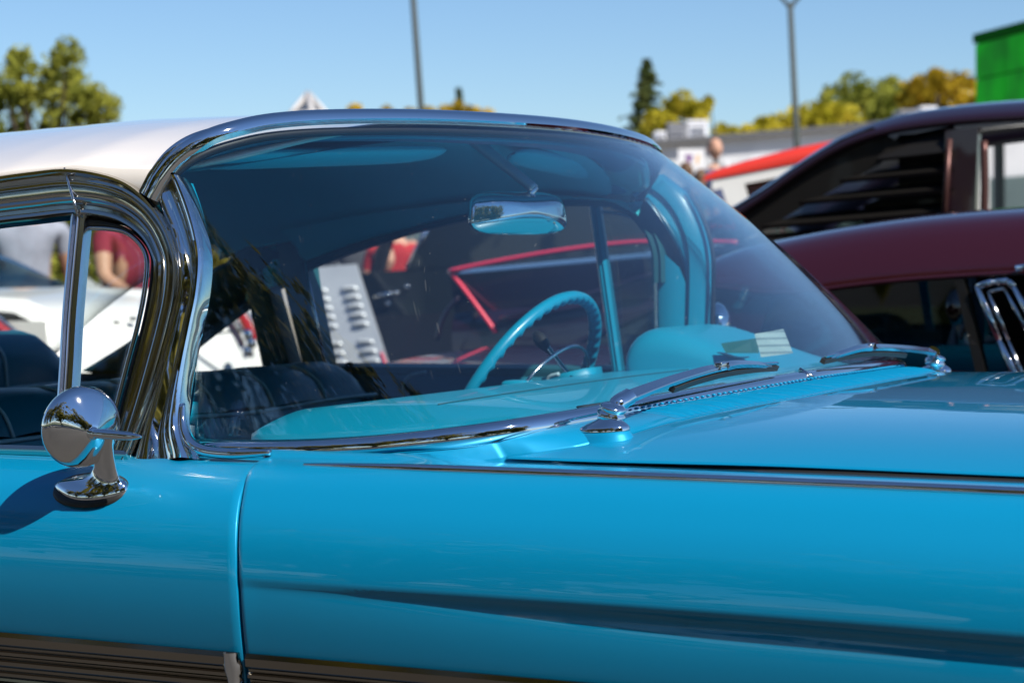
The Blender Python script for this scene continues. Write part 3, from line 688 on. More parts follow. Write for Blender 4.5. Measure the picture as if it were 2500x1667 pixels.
# ---- wipers
def wiper(sgn):
    T = (lambda p: p) if sgn < 0 else mir
    def q(px, py, y): return at(px, py, y=y)
    root = empty('wiper', (0, sgn*.7185, 1.02)); root.parent = car; root.matrix_parent_inverse = full_mat(car).inverted()
    pv = np.array([.0, -.7185, 1.006])
    # teardrop base on the cowl
    G = []
    for k, dz in [(1., -.004), (1.0, .003), (.92, .008), (.70, .016), (.48, .023), (.36, .028), (.30, .030)]:
        ring = []
        for a in np.linspace(0, 2*math.pi, 32, endpoint=False):
            x, y = math.cos(a), math.sin(a); L = .027 if x > 0 else .042
            ring.append(T(pv+np.array([x*L*k+.004, y*.021*k, dz*.55+x*.002])))
        G.append(ring)
    MB().grid(G, cv=True).build('pivot_base', M['chrome'], root)
    G = [[T(pv+np.array([math.cos(a)*(.027 if math.cos(a) > 0 else .042)*k+.004, math.sin(a)*.021*k, z_+math.cos(a)*.002])) for a in np.linspace(0, 2*math.pi, 32, endpoint=False)] for k, z_ in ((1.35, -.016), (1.12, -.008), (1.01, -.003), (.9, -.002))]
    MB().grid(G, cv=True).build('pivot_pad', M['blue'], root)
    p = pv+np.array([.004, .008, .020]); axd = np.array([.30, -.10, .95]); axd /= np.linalg.norm(axd)
    if sgn > 0: axd = axd*np.array([1, -1, 1])
    MB().lathe([(.0, -.012), (.017, -.010), (.0185, -.004), (.0185, .001), (.0155, .0025), (.0155, .005), (.0175, .0065), (.0165, .0095), (.012, .012), (.0005, .013)], T(p), axd, 30).build('pivot_nut', M['chrome'], root)
    # arm: thick head, fold, flat tapering blade carrier
    A = [q(1497, 992, -.70), q(1515, 980, -.69), q(1538, 966, -.672)]
    mb = MB(); path = cr(A, 10); N_ = np.array([.45, -.35, .8])
    hd = sweep(path, [(-.010, -.005), (-.011, .002), (-.008, .007), (0, .009), (.008, .007), (.011, .002), (.010, -.005)], N_, scale=np.r_[.75, .95, 1.02, 1.05, 1.05, 1.04, 1.0, 1, 1, 1])
    hd.V = [T(v) for v in hd.V]; hd.build('arm_head', M['chrome'], root, sharp=50)
    B = [q(1538, 966, -.668), q(1600, 942, -.58), q(1660, 921, -.49), q(1720, 903, -.40), q(1745, 897, -.36)]
    path = cr(B, 40); sec = [(-.0115, -.005), (-.0115, .0025), (-.010, .004), (.010, .004), (.0115, .0025), (.0115, -.005), (.0100, -.005), (.0095, .002), (-.0095, .002), (-.0100, -.005)]
    am = sweep(path, sec, N_, scale=np.linspace(.80, .50, 40)); am.V = [T(v) for v in am.V]; am.build('arm', M['stainless'], root, sharp=30)
    # clip and blade
    cl = q(1762, 894, -.335); bevel(MB().box(T(cl), (.012, .030, .013), rotm((0, 0, 1), rad(0))).build('blade_clip', M['stainless'], root), .002)
    C = [q(1770, 894, -.325), q(1800, 889, -.275), q(1850, 890, -.19), q(1878, 894, -.135)]
    bl = sweep(cr(C, 20), [(-.006, -.003), (-.006, .003), (-.004, .0045), (.004, .0045), (.006, .003), (.006, -.003)], N_, scale=np.linspace(1.1, .75, 20)); bl.V = [T(v) for v in bl.V]
    bl.build('blade_bridge', M['stainless'], root, sharp=35)
    D = [q(1640, 950, -.52), q(1700, 929, -.43), q(1770, 911, -.32), q(1840, 901, -.20), q(1895, 897, -.105)]
    rb = sweep(cr(D, 30), [(-.004, -.004), (-.004, .004), (.004, .004), (.004, -.004)], N_); rb.V = [T(v) for v in rb.V]; rb.build('rubber_blade', M['dark'], root, sharp=30)
    E_ = [p_+np.array([.004, -.004, .007]) for p_ in D]
    rb = sweep(cr(E_, 30), [(-.002, -.0015), (-.002, .0015), (.002, .0015), (.002, -.0015)], N_); rb.V = [T(v) for v in rb.V]; rb.build('blade_spine', M['stainless'], root, sharp=30)
    return root
tag(wiper(-1), 'chrome wiper on the kerb side, parked towards the middle'); tag(wiper(1), 'chrome wiper on the far side, parked towards the middle')

# ---- the rest of the body, mostly outside the picture
G = []
for X, zt, zb, hw in [(2.05, .955, .40, .80), (2.25, .93, .38, .90), (2.42, .86, .40, .92), (2.45, .60, .42, .90)]:
    G.append([(X, y*hw, zb+(zt-zb)*t) for y, t in [(-1, 0), (-1, .5), (-.98, .85), (-.85, 1), (0, 1.03), (.85, 1), (.98, .85), (1, .5), (1, 0)]])
mb = MB().grid(G); mb.F.append(tuple(range(27, 36))); mb.build('front_clip', M['blue'], car)
G = []
for X, zt, hw in [(-2.15, 1.02, .86), (-2.6, 1.0, .90), (-3.1, .97, .92), (-3.4, .93, .93), (-3.6, .80, .90), (-3.62, .45, .88)]:
    G.append([(X, y*hw, zt-.03*abs(y)**3-(.04 if abs(y) == 1 else 0)) for y in np.linspace(-1, 1, 15)])
MB().grid(G).build('trunk_lid', M['blue'], car)
for X in (1.45, -1.75-.55):
    for s_ in (-1, 1):
        wl = MB().lathe([(.19, -.10), (.33, -.10), (.355, -.07), (.36, 0), (.355, .07), (.33, .10), (.19, .10), (.19, -.10)], (X, s_*.80, .36), (0, 1, 0), 36).build('wheel', M['dark'], car)
        MB().lathe([(.0005, .10), (.10, .10), (.17, .085), (.19, .06), (.19, -.06)], (X, s_*.80, .36), (0, s_, 0), 30).build('hub_cap', M['chrome'], wl)
# printed card propped on the dash behind the glass
def card_mat():
    m = pm('printed_card', (.30, .42, .41), .6); n = m.node_tree; b = n.nodes['Principled BSDF']
    tc = n.nodes.new('ShaderNodeTexCoord'); w_ = n.nodes.new('ShaderNodeTexWave'); w_.wave_type = 'BANDS'; w_.bands_direction = 'Z'
    w_.inputs['Scale'].default_value = 26; w_.inputs['Distortion'].default_value = 1.5; w_.inputs['Detail'].default_value = 3; w_.inputs['Detail Scale'].default_value = 40
    rp = n.nodes.new('ShaderNodeValToRGB'); rp.color_ramp.elements[0].position = .70; rp.color_ramp.elements[1].position = .80
    rp.color_ramp.elements[0].color = (.30, .42, .41, 1); rp.color_ramp.elements[1].color = (.14, .22, .22, 1)
    n.links.new(tc.outputs['Object'], w_.inputs['Vector']); n.links.new(w_.outputs['Fac'], rp.inputs[0]); n.links.new(rp.outputs[0], b.inputs['Base Color'])
    return m
c4 = [at(1842, 815, y=.30), at(1912, 803, y=.34), at(1936, 862, y=.34), at(1858, 872, y=.30)]
o = mesh('paper_card', c4+[p+np.array([0, .001, 0]) for p in c4], [(0, 1, 2, 3), (7, 6, 5, 4), (0, 4, 5, 1), (1, 5, 6, 2), (2, 6, 7, 3), (3, 7, 4, 0)], card_mat(), smooth=False)
tag(o, 'small printed paper card propped on the dash behind the windshield', 'card')
c4 = [at(1760, 838, y=.40), at(1848, 825, y=.42), at(1852, 862, y=.40), at(1772, 862, y=.38)]
o = mesh('folded_leaflet', c4+[p+np.array([0, .002, 0]) for p in c4], [(0, 1, 2, 3), (7, 6, 5, 4), (0, 4, 5, 1), (1, 5, 6, 2), (2, 6, 7, 3), (3, 7, 4, 0)], pm('green_leaflet', (.01, .10, .085), .5), smooth=False)
tag(o, 'dark green leaflet lying beside the printed card on the dash', 'leaflet')
# ================================================================== ground and surroundings
def ground_mat():
    m = pm('asphalt', (.17, .155, .14), .9); n = m.node_tree; b = n.nodes['Principled BSDF']
    tc = n.nodes.new('ShaderNodeTexCoord')
    n1 = n.nodes.new('ShaderNodeTexNoise'); n1.inputs['Scale'].default_value = .35; n1.inputs['Detail'].default_value = 9
    n2 = n.nodes.new('ShaderNodeTexNoise'); n2.inputs['Scale'].default_value = 60; n2.inputs['Detail'].default_value = 3
    rp = n.nodes.new('ShaderNodeValToRGB'); rp.color_ramp.elements[0].position = .3; rp.color_ramp.elements[1].position = .7
    rp.color_ramp.elements[0].color = (.04, .037, .034, 1); rp.color_ramp.elements[1].color = (.085, .078, .07, 1)
    mx = n.nodes.new('ShaderNodeMix'); mx.data_type = 'RGBA'; mx.blend_type = 'MULTIPLY'; mx.inputs[0].default_value = .5
    for q in (n1, n2): n.links.new(tc.outputs['Object'], q.inputs['Vector'])
    n.links.new(n1.outputs['Fac'], rp.inputs[0]); n.links.new(rp.outputs[0], mx.inputs[6]); n.links.new(n2.outputs['Color'], mx.inputs[7]); n.links.new(mx.outputs[2], b.inputs['Base Color'])
    return m
o = MB().grid([[(x, y, 0) for y in np.linspace(-1200, 1200, 9)] for x in np.linspace(-1200, 1200, 9)]).build('parking_lot', ground_mat(), smooth=False); tag(o, kind='structure')
bright = pm('pale_concrete', (.36, .32, .27), .85, noise=(2., (.29, .26, .22), 6))
bevel(MB().box((0, -9.2, .03), (60, 3.4, .16)).build('pavement', bright, smooth=False), .03); tag(bpy.data.objects['pavement'], kind='structure')
grass = pm('verge_grass', (.05, .075, .022), .9, noise=(3., (.09, .10, .035), 8))
o = MB().grid([[(x, y, .05+.06*math.sin(x*.7+y)) for y in np.linspace(-40, -10.9, 24)] for x in np.linspace(-60, 60, 60)]).build('grass_verge', grass); tag(o, kind='structure')
R = random.Random(7)

# ------------------------------------------------------------------ trees
def leafmat(name, c1, c2):
    m = bpy.data.materials.new(name); m.use_nodes = True; n = m.node_tree; n.nodes.clear()
    out = n.nodes.new('ShaderNodeOutputMaterial'); df = n.nodes.new('ShaderNodeBsdfDiffuse'); tl = n.nodes.new('ShaderNodeBsdfTranslucent'); mx = n.nodes.new('ShaderNodeMixShader'); mx.inputs[0].default_value = .45
    tc = n.nodes.new('ShaderNodeTexCoord'); nz = n.nodes.new('ShaderNodeTexNoise'); nz.inputs['Scale'].default_value = 1.3; nz.inputs['Detail'].default_value = 5
    rp = n.nodes.new('ShaderNodeValToRGB'); rp.color_ramp.elements[0].position = .36; rp.color_ramp.elements[1].position = .64
    rp.color_ramp.elements[0].color = (*c1, 1); rp.color_ramp.elements[1].color = (*c2, 1)
    n.links.new(tc.outputs['Object'], nz.inputs['Vector']); n.links.new(nz.outputs['Fac'], rp.inputs[0])
    for q in (df, tl): n.links.new(rp.outputs[0], q.inputs[0])
    n.links.new(df.outputs[0], mx.inputs[1]); n.links.new(tl.outputs[0], mx.inputs[2]); n.links.new(mx.outputs[0], out.inputs[0])
    return m
L_green = leafmat('green_leaves', (.15, .18, .025), (.48, .47, .09))
L_yell = leafmat('yellow_green_leaves', (.30, .27, .016), (.70, .58, .07))
L_oran = leafmat('orange_leaves', (.30, .21, .016), (.70, .49, .05))
L_dark = leafmat('spruce_needles', (.05, .08, .03), (.18, .20, .06))
L_back = leafmat('shade_leaves', (.09, .09, .02), (.38, .32, .07))
bark = pm('bark', (.07, .05, .035), .9, noise=(9, (.04, .03, .02), 6))
def leaves(mb, c, r, n, s, rng, squash=1.):
    V = []; F = []
    for _ in range(n):
        while True:
            v = np.array([rng.uniform(-1, 1) for _ in range(3)]); l = np.linalg.norm(v)
            if .05 < l < 1: break
        v = v*(l**-.35)*r*np.array([1, 1, squash]); p = c+v
        a = np.array([rng.gauss(0, 1) for _ in range(3)]); a /= np.linalg.norm(a); b = np.cross(a, [rng.gauss(0, 1) for _ in range(3)]); b /= np.linalg.norm(b)+1e-9
        k = s*rng.uniform(.6, 1.3); i = len(V)
        V += [p-a*k, p+b*k*.55, p+a*k, p-b*k*.55]; F.append((i, i+1, i+2, i+3))
    mb.add(V, F)
def tree(name, label, clumps, base, mat, nper, leaf, seed, trunk=.16, group=None, cat='tree', squash=1.):
    """clumps: (centre, radius); a trunk from the base with a limb into every clump"""
    rng = random.Random(seed); root = empty(name, base); tag(root, label, cat, group)
    mb = MB()
    for c, r in clumps:       # ragged sub-clumps
        for _ in range(7):
            o_ = np.array([rng.uniform(-1, 1) for _ in range(3)]); o_ *= .95*r/max(.6, np.linalg.norm(o_))
            leaves(mb, np.array(c)+o_, r*rng.uniform(.20, .42), nper//9, leaf, rng, squash)
        leaves(mb, np.array(c), r*1.6, nper//3, leaf*.8, rng, squash)
    mesh('crown', mb.V, mb.F, mat, root, smooth=False)
    base = np.array(base, float); cen = np.mean([c for c, r in clumps], axis=0); zb = min(c[2]-r for c, r in clumps)
    fork = np.array([base[0]*.6+cen[0]*.4, base[1]*.6+cen[1]*.4, max(zb*.75, .8)])
    tb = MB().tube(cr([base, (base+fork)/2+np.array([.05, .03, 0]), fork, fork*.6+cen*.4], 12), np.linspace(trunk, trunk*.55, 12), 9)
    for c, r in clumps:
        c = np.array(c); m_ = fork*.45+c*.55+np.array([0, 0, -r*.2]); tb.tube(cr([fork, m_, c], 8), np.linspace(trunk*.5, trunk*.08, 8), 6)
    tb.build('trunk', bark, root)
    return root
def pxc(lst, d, rng, spread=1.2):
    out = []
    for px, py, rp in lst:
        r = rp/FPX*d; out.append((at(px, py, d=d+rng.uniform(-1, 1)*spread), r))
    return out
g = at(110, 800, d=24); g[2] = 0
tree('broadleaf_tree', 'tall leafy green tree with upright branches rising past the white roof',
     pxc([(48, 150, 26), (50, 195, 38), (30, 250, 42), (165, 130, 26), (158, 165, 38), (135, 215, 42), (165, 262, 55), (70, 280, 60), (215, 232, 30), (225, 275, 42), (262, 262, 24), (10, 215, 26), (5, 300, 60), (110, 320, 75), (215, 318, 55), (40, 370, 90), (180, 390, 90)], 24, R, .5), g, L_green, 520, .042, 3, .14)
def gb(px, d): p = at(px, 700, d=d); p[2] = 0; return p
tree('broadleaf_tree', 'full green tree above the grey building, beside the orange one', pxc([(2045, 250, 32), (2085, 222, 30), (2140, 245, 32), (2178, 222, 24), (2185, 262, 32), (2110, 282, 45), (2060, 300, 45), (2165, 308, 45)], 62, R, 1.5), gb(2110, 62), L_green, 620, .13, 4, .3)
tree('broadleaf_tree', 'low yellow-green tree top over the middle of the grey building', pxc([(1870, 322, 26), (1905, 316, 26), (1945, 305, 30), (1985, 295, 30), (2025, 290, 30), (2070, 300, 30), (1960, 335, 40), (2040, 330, 40)], 56, R, 1.2), gb(1970, 56), L_yell, 560, .12, 5, .25)
tree('broadleaf_tree', 'small yellow bush top showing over the parapet next to the dark feather flag', pxc([(1760, 325, 16), (1785, 332, 18), (1815, 330, 14), (1830, 322, 14)], 54, R, .6), gb(1790, 54), L_yell, 300, .1, 15, .12)
tree('broadleaf_tree', 'orange-leaved tree between the full green tree and the green panelled tower', pxc([(2235, 235, 30), (2255, 215, 22), (2300, 225, 32), (2345, 225, 34), (2285, 190, 14), (2250, 275, 36), (2320, 275, 40), (2365, 270, 34), (2240, 310, 36), (2340, 315, 40)], 58, R, 1.5), gb(2300, 58), L_oran, 600, .125, 6, .28)
tree('broadleaf_tree', 'yellow-leaved tree beside the tall spruce', pxc([(1640, 262, 20), (1668, 252, 22), (1692, 265, 16), (1655, 290, 24), (1625, 300, 20), (1600, 300, 20), (1590, 325, 20), (1722, 262, 10), (1728, 250, 8), (1712, 290, 12)], 50, R, 1.), gb(1655, 50), L_yell, 480, .10, 8, .2)
tree('broadleaf_tree', 'yellow and green treetops peeping over the middle of the white roof', pxc([(868, 275, 14), (945, 278, 12), (1000, 282, 12), (1045, 280, 12), (1090, 278, 14), (1125, 273, 18), (1160, 282, 14), (1190, 284, 12), (1060, 320, 40), (1130, 320, 40), (960, 320, 30)], 70, R, 1.), gb(1060, 70), L_oran, 260, .13, 9, .25)
def conifer(label, pxx, top, bot, hw, d, seed, n=26):
    rng = random.Random(seed); base = gb(pxx+6, d); root = empty('spruce_tree', base); tag(root, label, 'spruce')
    mb = MB(); tp = at(pxx, top, d=d); tb = MB().tube([base, tp], [.22, .02], 8)
    for i in range(n):
        t = (i+.3)/n; py = top+(bot-top)*t**1.1; w_ = hw*(.06+.94*t)*rng.uniform(.55, 1.15)/FPX*d
        for k in range(5):
            a = rng.uniform(0, 6.28); c = at(pxx+(py-top)*.03, py, d=d); ww = w_*rng.uniform(.7, 1.1); e = c+np.array([math.cos(a)*ww, math.sin(a)*ww, -ww*.18])
            tb.tube([c, e], [.03, .008], 5)
            for q in (.35, .65, .92): leaves(mb, c*(1-q)+e*q, .05+.12*w_*(1.1-q), 7, .085, rng, .45)
    mesh('crown', mb.V, mb.F, L_dark, root, smooth=False); tb.build('trunk', bark, root)
conifer('tall dark spruce behind the windshield corner of the blue car', 1578, 148, 345, 92, 55, 11, 24)
conifer('small distant spruce tip above the white roof', 1120, 218, 330, 45, 75, 12, 14)
tree('olive_bush', 'olive green bush behind the person in the pale grey shirt', pxc([(120, 560, 60), (180, 585, 55), (60, 600, 70), (230, 620, 60), (150, 640, 70), (40, 540, 50)], 19, R, .6), gb(140, 19), L_green, 420, .06, 31, .06, cat='bush')
tree('olive_bush', 'darker bush behind the person in the burgundy shirt', pxc([(300, 570, 60), (380, 590, 70), (450, 600, 70), (340, 640, 70), (520, 620, 60), (420, 560, 50)], 20, R, .6), gb(400, 20), L_back, 420, .06, 32, .06, cat='bush')
tc_ = CAM+_fh*40+_r0*5; MB().box((tc_[0], tc_[1], .375), (34, 31, .75), np.stack([_r0, _fh, _u0], 1)).build('terrace', bright, smooth=False); tag(bpy.data.objects['terrace'], kind='structure')
# trees across the street behind the camera (seen in the chrome and the paint)
ST_ = [('broad', -15, -13.5, 13, 21), ('slender', -8.5, -15, 12, 22), ('leaning', -2.5, -12.5, 11.5, 23), ('tall', 4.5, -14, 14, 24), ('low', 11, -12.5, 10, 25), ('wide', 18, -14, 12.5, 26), ('old', -23, -12, 14, 27), ('young', 25, -11, 11, 28), ('round', 15, -7, 9.5, 29), ('spreading', 21, -7.5, 11, 30)]
for ad, x, y, h, s_ in ST_:
    rr = random.Random(s_); cl = []
    for k in range(24):
        a = rr.uniform(0, 6.28); q = rr.uniform(.1, 1)*3.2; cl.append((np.array([x+math.cos(a)*q, y+math.sin(a)*q, h*.22+rr.uniform(0, 1)*h*.66]), rr.uniform(1.1, 1.9)))
    tree('street_tree', ad+' shade tree on the grass verge across the pavement', cl, (x, y, 0), L_back, 110, .36, s_, .25, group='shade trees on the verge')

# ------------------------------------------------------------------ lamp posts, towers, building
polem = pm('dark_green_pole', (.045, .055, .05), .7)
def vpole(name, label, pa, pb_, d, r0, top):
    a, b = at(*pa, d=d), at(*pb_, d=d); u_ = (a-b)/np.linalg.norm(a-b)
    base = b-u_*((b[2])/u_[2]); tip = a+u_*top
    root = empty(name, base); tag(root, label, 'lamp post', 'lamp posts of the car park')
    MB().tube([base, (base+tip)/2, tip], [r0*1.15, r0, r0*.85], 12).build('post', polem, root)
    MB().box(base+np.array([0, 0, .15]), (.5, .5, .3)).build('footing', bright, root, smooth=False)
    return root, tip, u_
rt, tip, u_ = vpole('lamp_post', 'slim dark lamp post rising behind the middle of the white roof', (1009, 0), (1029, 280), 42, .062, 2.2)
for s_ in (-1, 1): bevel(MB().box(tip+RGT*s_*.5, (.7, .3, .14)).tube([tip, tip+RGT*s_*.3], .04, 8).build('lamp_head', polem, rt, smooth=False), .02)
rt, tip, u_ = vpole('lamp_post', 'slim dark lamp post with forked top standing before the grey building', (1929, 8), (1946, 357), 38, .058, .0)
for s_ in (-1, 1):
    e = tip+RGT*s_*.28+u_*.22; MB().tube(cr([tip-u_*.1, tip+RGT*s_*.10+u_*.04, e], 8), .035, 8).build('fork_arm', polem, rt)
    bevel(MB().box(e+RGT*s_*.35+u_*.05, (.7, .3, .12)).build('lamp_head', polem, rt, smooth=False), .02)

# green panelled tower
gp = pm('green_panel', (.001, .42, .002), .6, 0, 0, spec=.15, noise=(1.6, (.002, .80, .004), 3)); gf = pm('green_frame', (.002, .12, .004), .9, spec=.1)
t0, t1 = at(2368, 88, d=31), at(2640, 46, d=27.5)
b0 = t0.copy(); axd = (t1-t0)*np.array([1, 1, 0]); Lx = np.linalg.norm(axd); axd /= Lx; nd = np.array([axd[1], -axd[0], 0])
if nd@(CAM-t0) < 0: nd = -nd
zt = t0[2]; root = empty('green_tower', (t0[0], t0[1], 0)); tag(root, 'bright green panelled tower with a dark green frame beyond the maroon car', 'tower')
B3 = np.stack([axd, -nd, [0, 0, 1]], 1)
def tb_(c, s): return np.array([t0[0], t0[1], 0])+B3@np.array(c), s, B3
zlow = at(2376, 282, d=31)[2]-.02; hh = zt-zlow
MB().box(*tb_((Lx/2, .75, zlow+hh/2), (Lx-.06, 1.3, hh-.06))).build('core', gf, root, smooth=False)
pw, ph = Lx*76/272, (hh-.14)/2
for i in range(int(Lx/pw)+1):
    for j in range(2):
        MB().box(*tb_((.02+pw*(i+.5), .10, zt-.12-ph*(j+.5)), (pw-.02, .06, ph-.02))).build('panel', gp, root, smooth=False)
MB().box(*tb_((Lx/2, .5, zt-.045), (Lx+.04, .9, .13))).build('cap_beam', gf, root, smooth=False)
for i in (0, 1):
    for y_ in (.3, 1.2): MB().box(*tb_((.3+(Lx-.6)*i, y_, zlow/2), (.12, .12, zlow))).build('leg', polem, root, smooth=False)

# glazed pyramid roof light far behind the roof
d = 70; ap = at(752, 228, d=d); bl, br_, bf = at(706, 283, d=d-1), at(800, 285, d=d-1), at(762, 285, d=d-2.2)
bk = bl+br_-bf; root = empty('pyramid_tower', (bl[0]*.5+br_[0]*.5, bl[1]*.5+br_[1]*.5, 0)); tag(root, 'grey pyramid roof light with pale ribs peeking over the white roof', 'tower')
for q in (bl, br_, bf, bk): q[2] = bl[2]
steel = pm('pale_steel', (.55, .52, .50), .5); dgl = pm('dark_glazing', (.05, .055, .06), .2)
mesh('glazing', [ap-np.array([0, 0, .05]), bl, bf, br_, bk], [(0, 1, 2), (0, 2, 3), (0, 3, 4), (0, 4, 1)], dgl, root, smooth=False)
for q in (bl, bf, br_, bk): MB().tube([ap, q], .085, 8).build('rib', steel, root)
MB().tube([bl, bf, br_, bk, bl], .08, 8).build('base_ring', steel, root)
cx0 = (bl+br_)/2; MB().box((cx0[0], cx0[1], bl[2]/2), (1.5, 1.5, bl[2]-.1)).build('shaft', steel, root, smooth=False)

# low grey shop building with roof units and letters
wallm = pm('grey_cladding', (.62, .62, .63), .7, noise=(1.5, (.56, .56, .57), 5)); capm = pm('grey_coping', (.12, .12, .125), .6)
w0, w1 = at(1560, 358, d=44), at(2300, 296, d=43); zt = w0[2]
axd = w1-w0; Lx = np.linalg.norm(axd); axd /= Lx; nd = np.array([axd[1], -axd[0], 0]); nd /= np.linalg.norm(nd); nd = nd if nd@(CAM-w0) > 0 else -nd
upb = np.cross(axd, nd); upb = upb*np.sign(upb[2]); B3 = np.stack([axd, -nd, upb], 1); org = w0-upb*zt; x0 = -9.   # the lot falls away a little, so the building leans like the lamp posts
shop = empty('shop_building', org); tag(shop, 'long low grey shop building with white lettering behind the red vehicle', 'building')
def sb_(c, s): return org+B3@np.array(c), s, B3
MB().box(*sb_(((Lx+x0)/2, 6, zt/2), (Lx-x0+6, 12, zt))).build('wall', wallm, shop, smooth=False)
MB().box(*sb_(((Lx+x0)/2, .0, zt+.04), (Lx-x0+6.1, .4, .10))).build('coping', capm, shop, smooth=False)
for i in range(8):
    MB().box(*sb_((x0+1.5+i*2.1, -.03, 1.2), (1.7, .12, 2.2))).build('shop_window', M['tint'], shop, smooth=False)
MB().box(*sb_((1.05, -.05, 1.35), (.32, .12, 2.7))).build('door', pm('brown_door', (.05, .025, .018), .6), shop, smooth=False)
lm = pm('white_letters', (.82, .82, .84), .4)
for ch, px in zip('JOLLIBEE', (1785, 1838, 1884, 1916, 1940, 1966, 2000, 2034)):
    cu = bpy.data.curves.new('letter', 'FONT'); cu.body = ch; cu.size = .62; cu.extrude = .05
    to = bpy.data.objects.new('letter_curve', cu); COL.objects.link(to); bpy.context.view_layer.update()
    me = bpy.data.meshes.new_from_object(to.evaluated_get(bpy.context.evaluated_depsgraph_get())); bpy.data.objects.remove(to)
    v = ray(px, 372); t = ((org-CAM)@nd)/(v@nd); p = CAM+v*t; k = (p-org)@axd
    vs = [org+axd*(k+q.co.x-.16)+nd*(.12+q.co.z)+upb*(zt-.84+q.co.y*1.05) for q in me.vertices]
    mesh('letter', vs, [tuple(f.vertices) for f in me.polygons], lm, shop, smooth=False)
ug = pm('grey_metal_unit', (.22, .22, .235), .5); uw = pm('white_metal_unit', (.72, .71, .72), .5)
def unit(name, label, pl, pr, py0, py1, d, mat):
    a, b = at(pl, py1, d=d), at(pr, py0, d=d); w_ = np.linalg.norm((b-a)[:2]); h_ = b[2]-a[2]; zb = zt
    top = b[2]; c = (a+b)/2; zb = top-(b-a)[2]; root = empty(name, (c[0], c[1], zb)); tag(root, label, 'roof unit')
    R3 = np.array([[RGT[0], FWD[0], 0], [RGT[1], FWD[1], 0], [0, 0, 1.]])
    bevel(MB().box((c[0], c[1], (zb+top)/2), (w_, .9, top-zb-.02), R3).build('cabinet', mat, root, smooth=False), .03)
    for k in range(3): MB().box(np.array([c[0], c[1], zb+(top-zb)*(.3+.2*k)])-FWD*np.array([.47, .47, 0]), (w_*.7, .03, .03), R3).build('louvre', ug, root, smooth=False)
    MB().box((c[0], c[1], top+.03), (w_*1.06, .95, .06), R3).build('lid', mat, root, smooth=False)
unit('roof_unit', 'dark grey roof unit on the shop building, beside the white one', 1628, 1673, 310, 352, 49, ug)
unit('roof_unit', 'white roof unit on the shop building, beside the dark grey one', 1675, 1724, 303, 344, 49, uw)
unit('roof_unit', 'small pale roof unit by the left end of the dark grey one', 1598, 1622, 330, 356, 48.5, uw)
unit('roof_unit', 'dark low roof unit under the orange tree', 2190, 2238, 278, 305, 46, ug)
unit('roof_unit', 'pale roof unit under the orange tree', 2240, 2276, 270, 305, 46, uw)
# white notice board with purple and orange marks
d = 33; R3 = np.array([[RGT[0], FWD[0], 0], [RGT[1], FWD[1], 0], [0, 0, 1.]]); c = at(1688, 390, d=d)
root = empty('notice_board', (c[0], c[1], 0)); tag(root, 'white notice board with a purple and an orange mark', 'notice board')
MB().box(c, (.40, .04, .32), R3).build('board', uw, root, smooth=False)
MB().tube([np.array([c[0], c[1], 0])+RGT*.0, c-np.array([0, 0, .16])], .03, 8).build('post', polem, root)
vi = pm('purple_ink', (.16, .04, .22), .6); oi = pm('orange_ink', (.75, .42, .18), .6); f3 = c-np.array([FWD[0], FWD[1], 0])*.025
mesh('purple_mark', [f3-RGT*.11+np.array([0, 0, .07]), f3+RGT*.03+np.array([0, 0, .07]), f3+RGT*.0+np.array([0, 0, .0]), f3-RGT*.03+np.array([0, 0, -.08]), f3-RGT*.07+np.array([0, 0, .0])], [(0, 1, 2, 3, 4)], vi, root, smooth=False)
mesh('orange_mark', [f3+RGT*.06+np.array([0, 0, .0]), f3+RGT*.10+np.array([0, 0, .08]), f3+RGT*.13+np.array([0, 0, .07]), f3+RGT*.09+np.array([0, 0, -.10])], [(0, 1, 2, 3)], oi, root, smooth=False)
# dark feather flag
d = 34; a = at(1744, 352, d=d); b = at(1738, 272, d=d); base = a.copy(); base[2] = 0
root = empty('feather_flag', base); tag(root, 'narrow dark feather flag beside the bald man', 'flag')
fl = pm('dark_cloth', (.025, .035, .035), .8)
MB().tube([base, a, b], [.02, .015, .008], 8).build('pole', polem, root)
G = []
for t in np.linspace(0, 1, 14):
    p = a*(1-t)+b*t+np.array([0, 0, -1.2*(1-t)]); w_ = .085*math.sin(min(1, (1-t)*1.6+.02)*math.pi/2); G.append([p, p+RGT*w_*.5+FWD*.02*math.sin(t*7), p+RGT*w_])
solid(MB().grid(G).build('sail', fl, root), .006, 0)
# ================================================================== neighbouring vehicles
mar = pm('maroon_paint', (.030, .0015, .0035), .3, .0, 1.); marb = pm('black_lower_paint', (.006, .005, .004), .55, 0, .15, spec=.3)
redl = pm('red_lens', (.35, .01, .012), .15, 0, 1.); blk = pm('black_paint', (.010, .013, .014), .3, 0, 1.)
wht = pm('white_car_paint', (.80, .79, .76), .3, 0, 1.); redp = pm('red_paint', (.62, .03, .015), .5, 0, .2); tyre = M['dark']
def wheel(root, c, r=.33, w_=.2, side=-1):
    a = MB().lathe([(r*.55, -w_/2), (r*.93, -w_/2), (r, -w_*.3), (r, w_*.3), (r*.93, w_/2), (r*.55, w_/2), (r*.55, -w_/2)], c, (0, 1, 0), 30).build('wheel', tyre, root)
    MB().lathe([(.0005, w_*.45), (r*.3, w_*.45), (r*.5, w_*.38), (r*.56, w_*.2), (r*.56, -w_*.3)], c, (0, side, 0), 24).build('rim', M['chrome'], a)
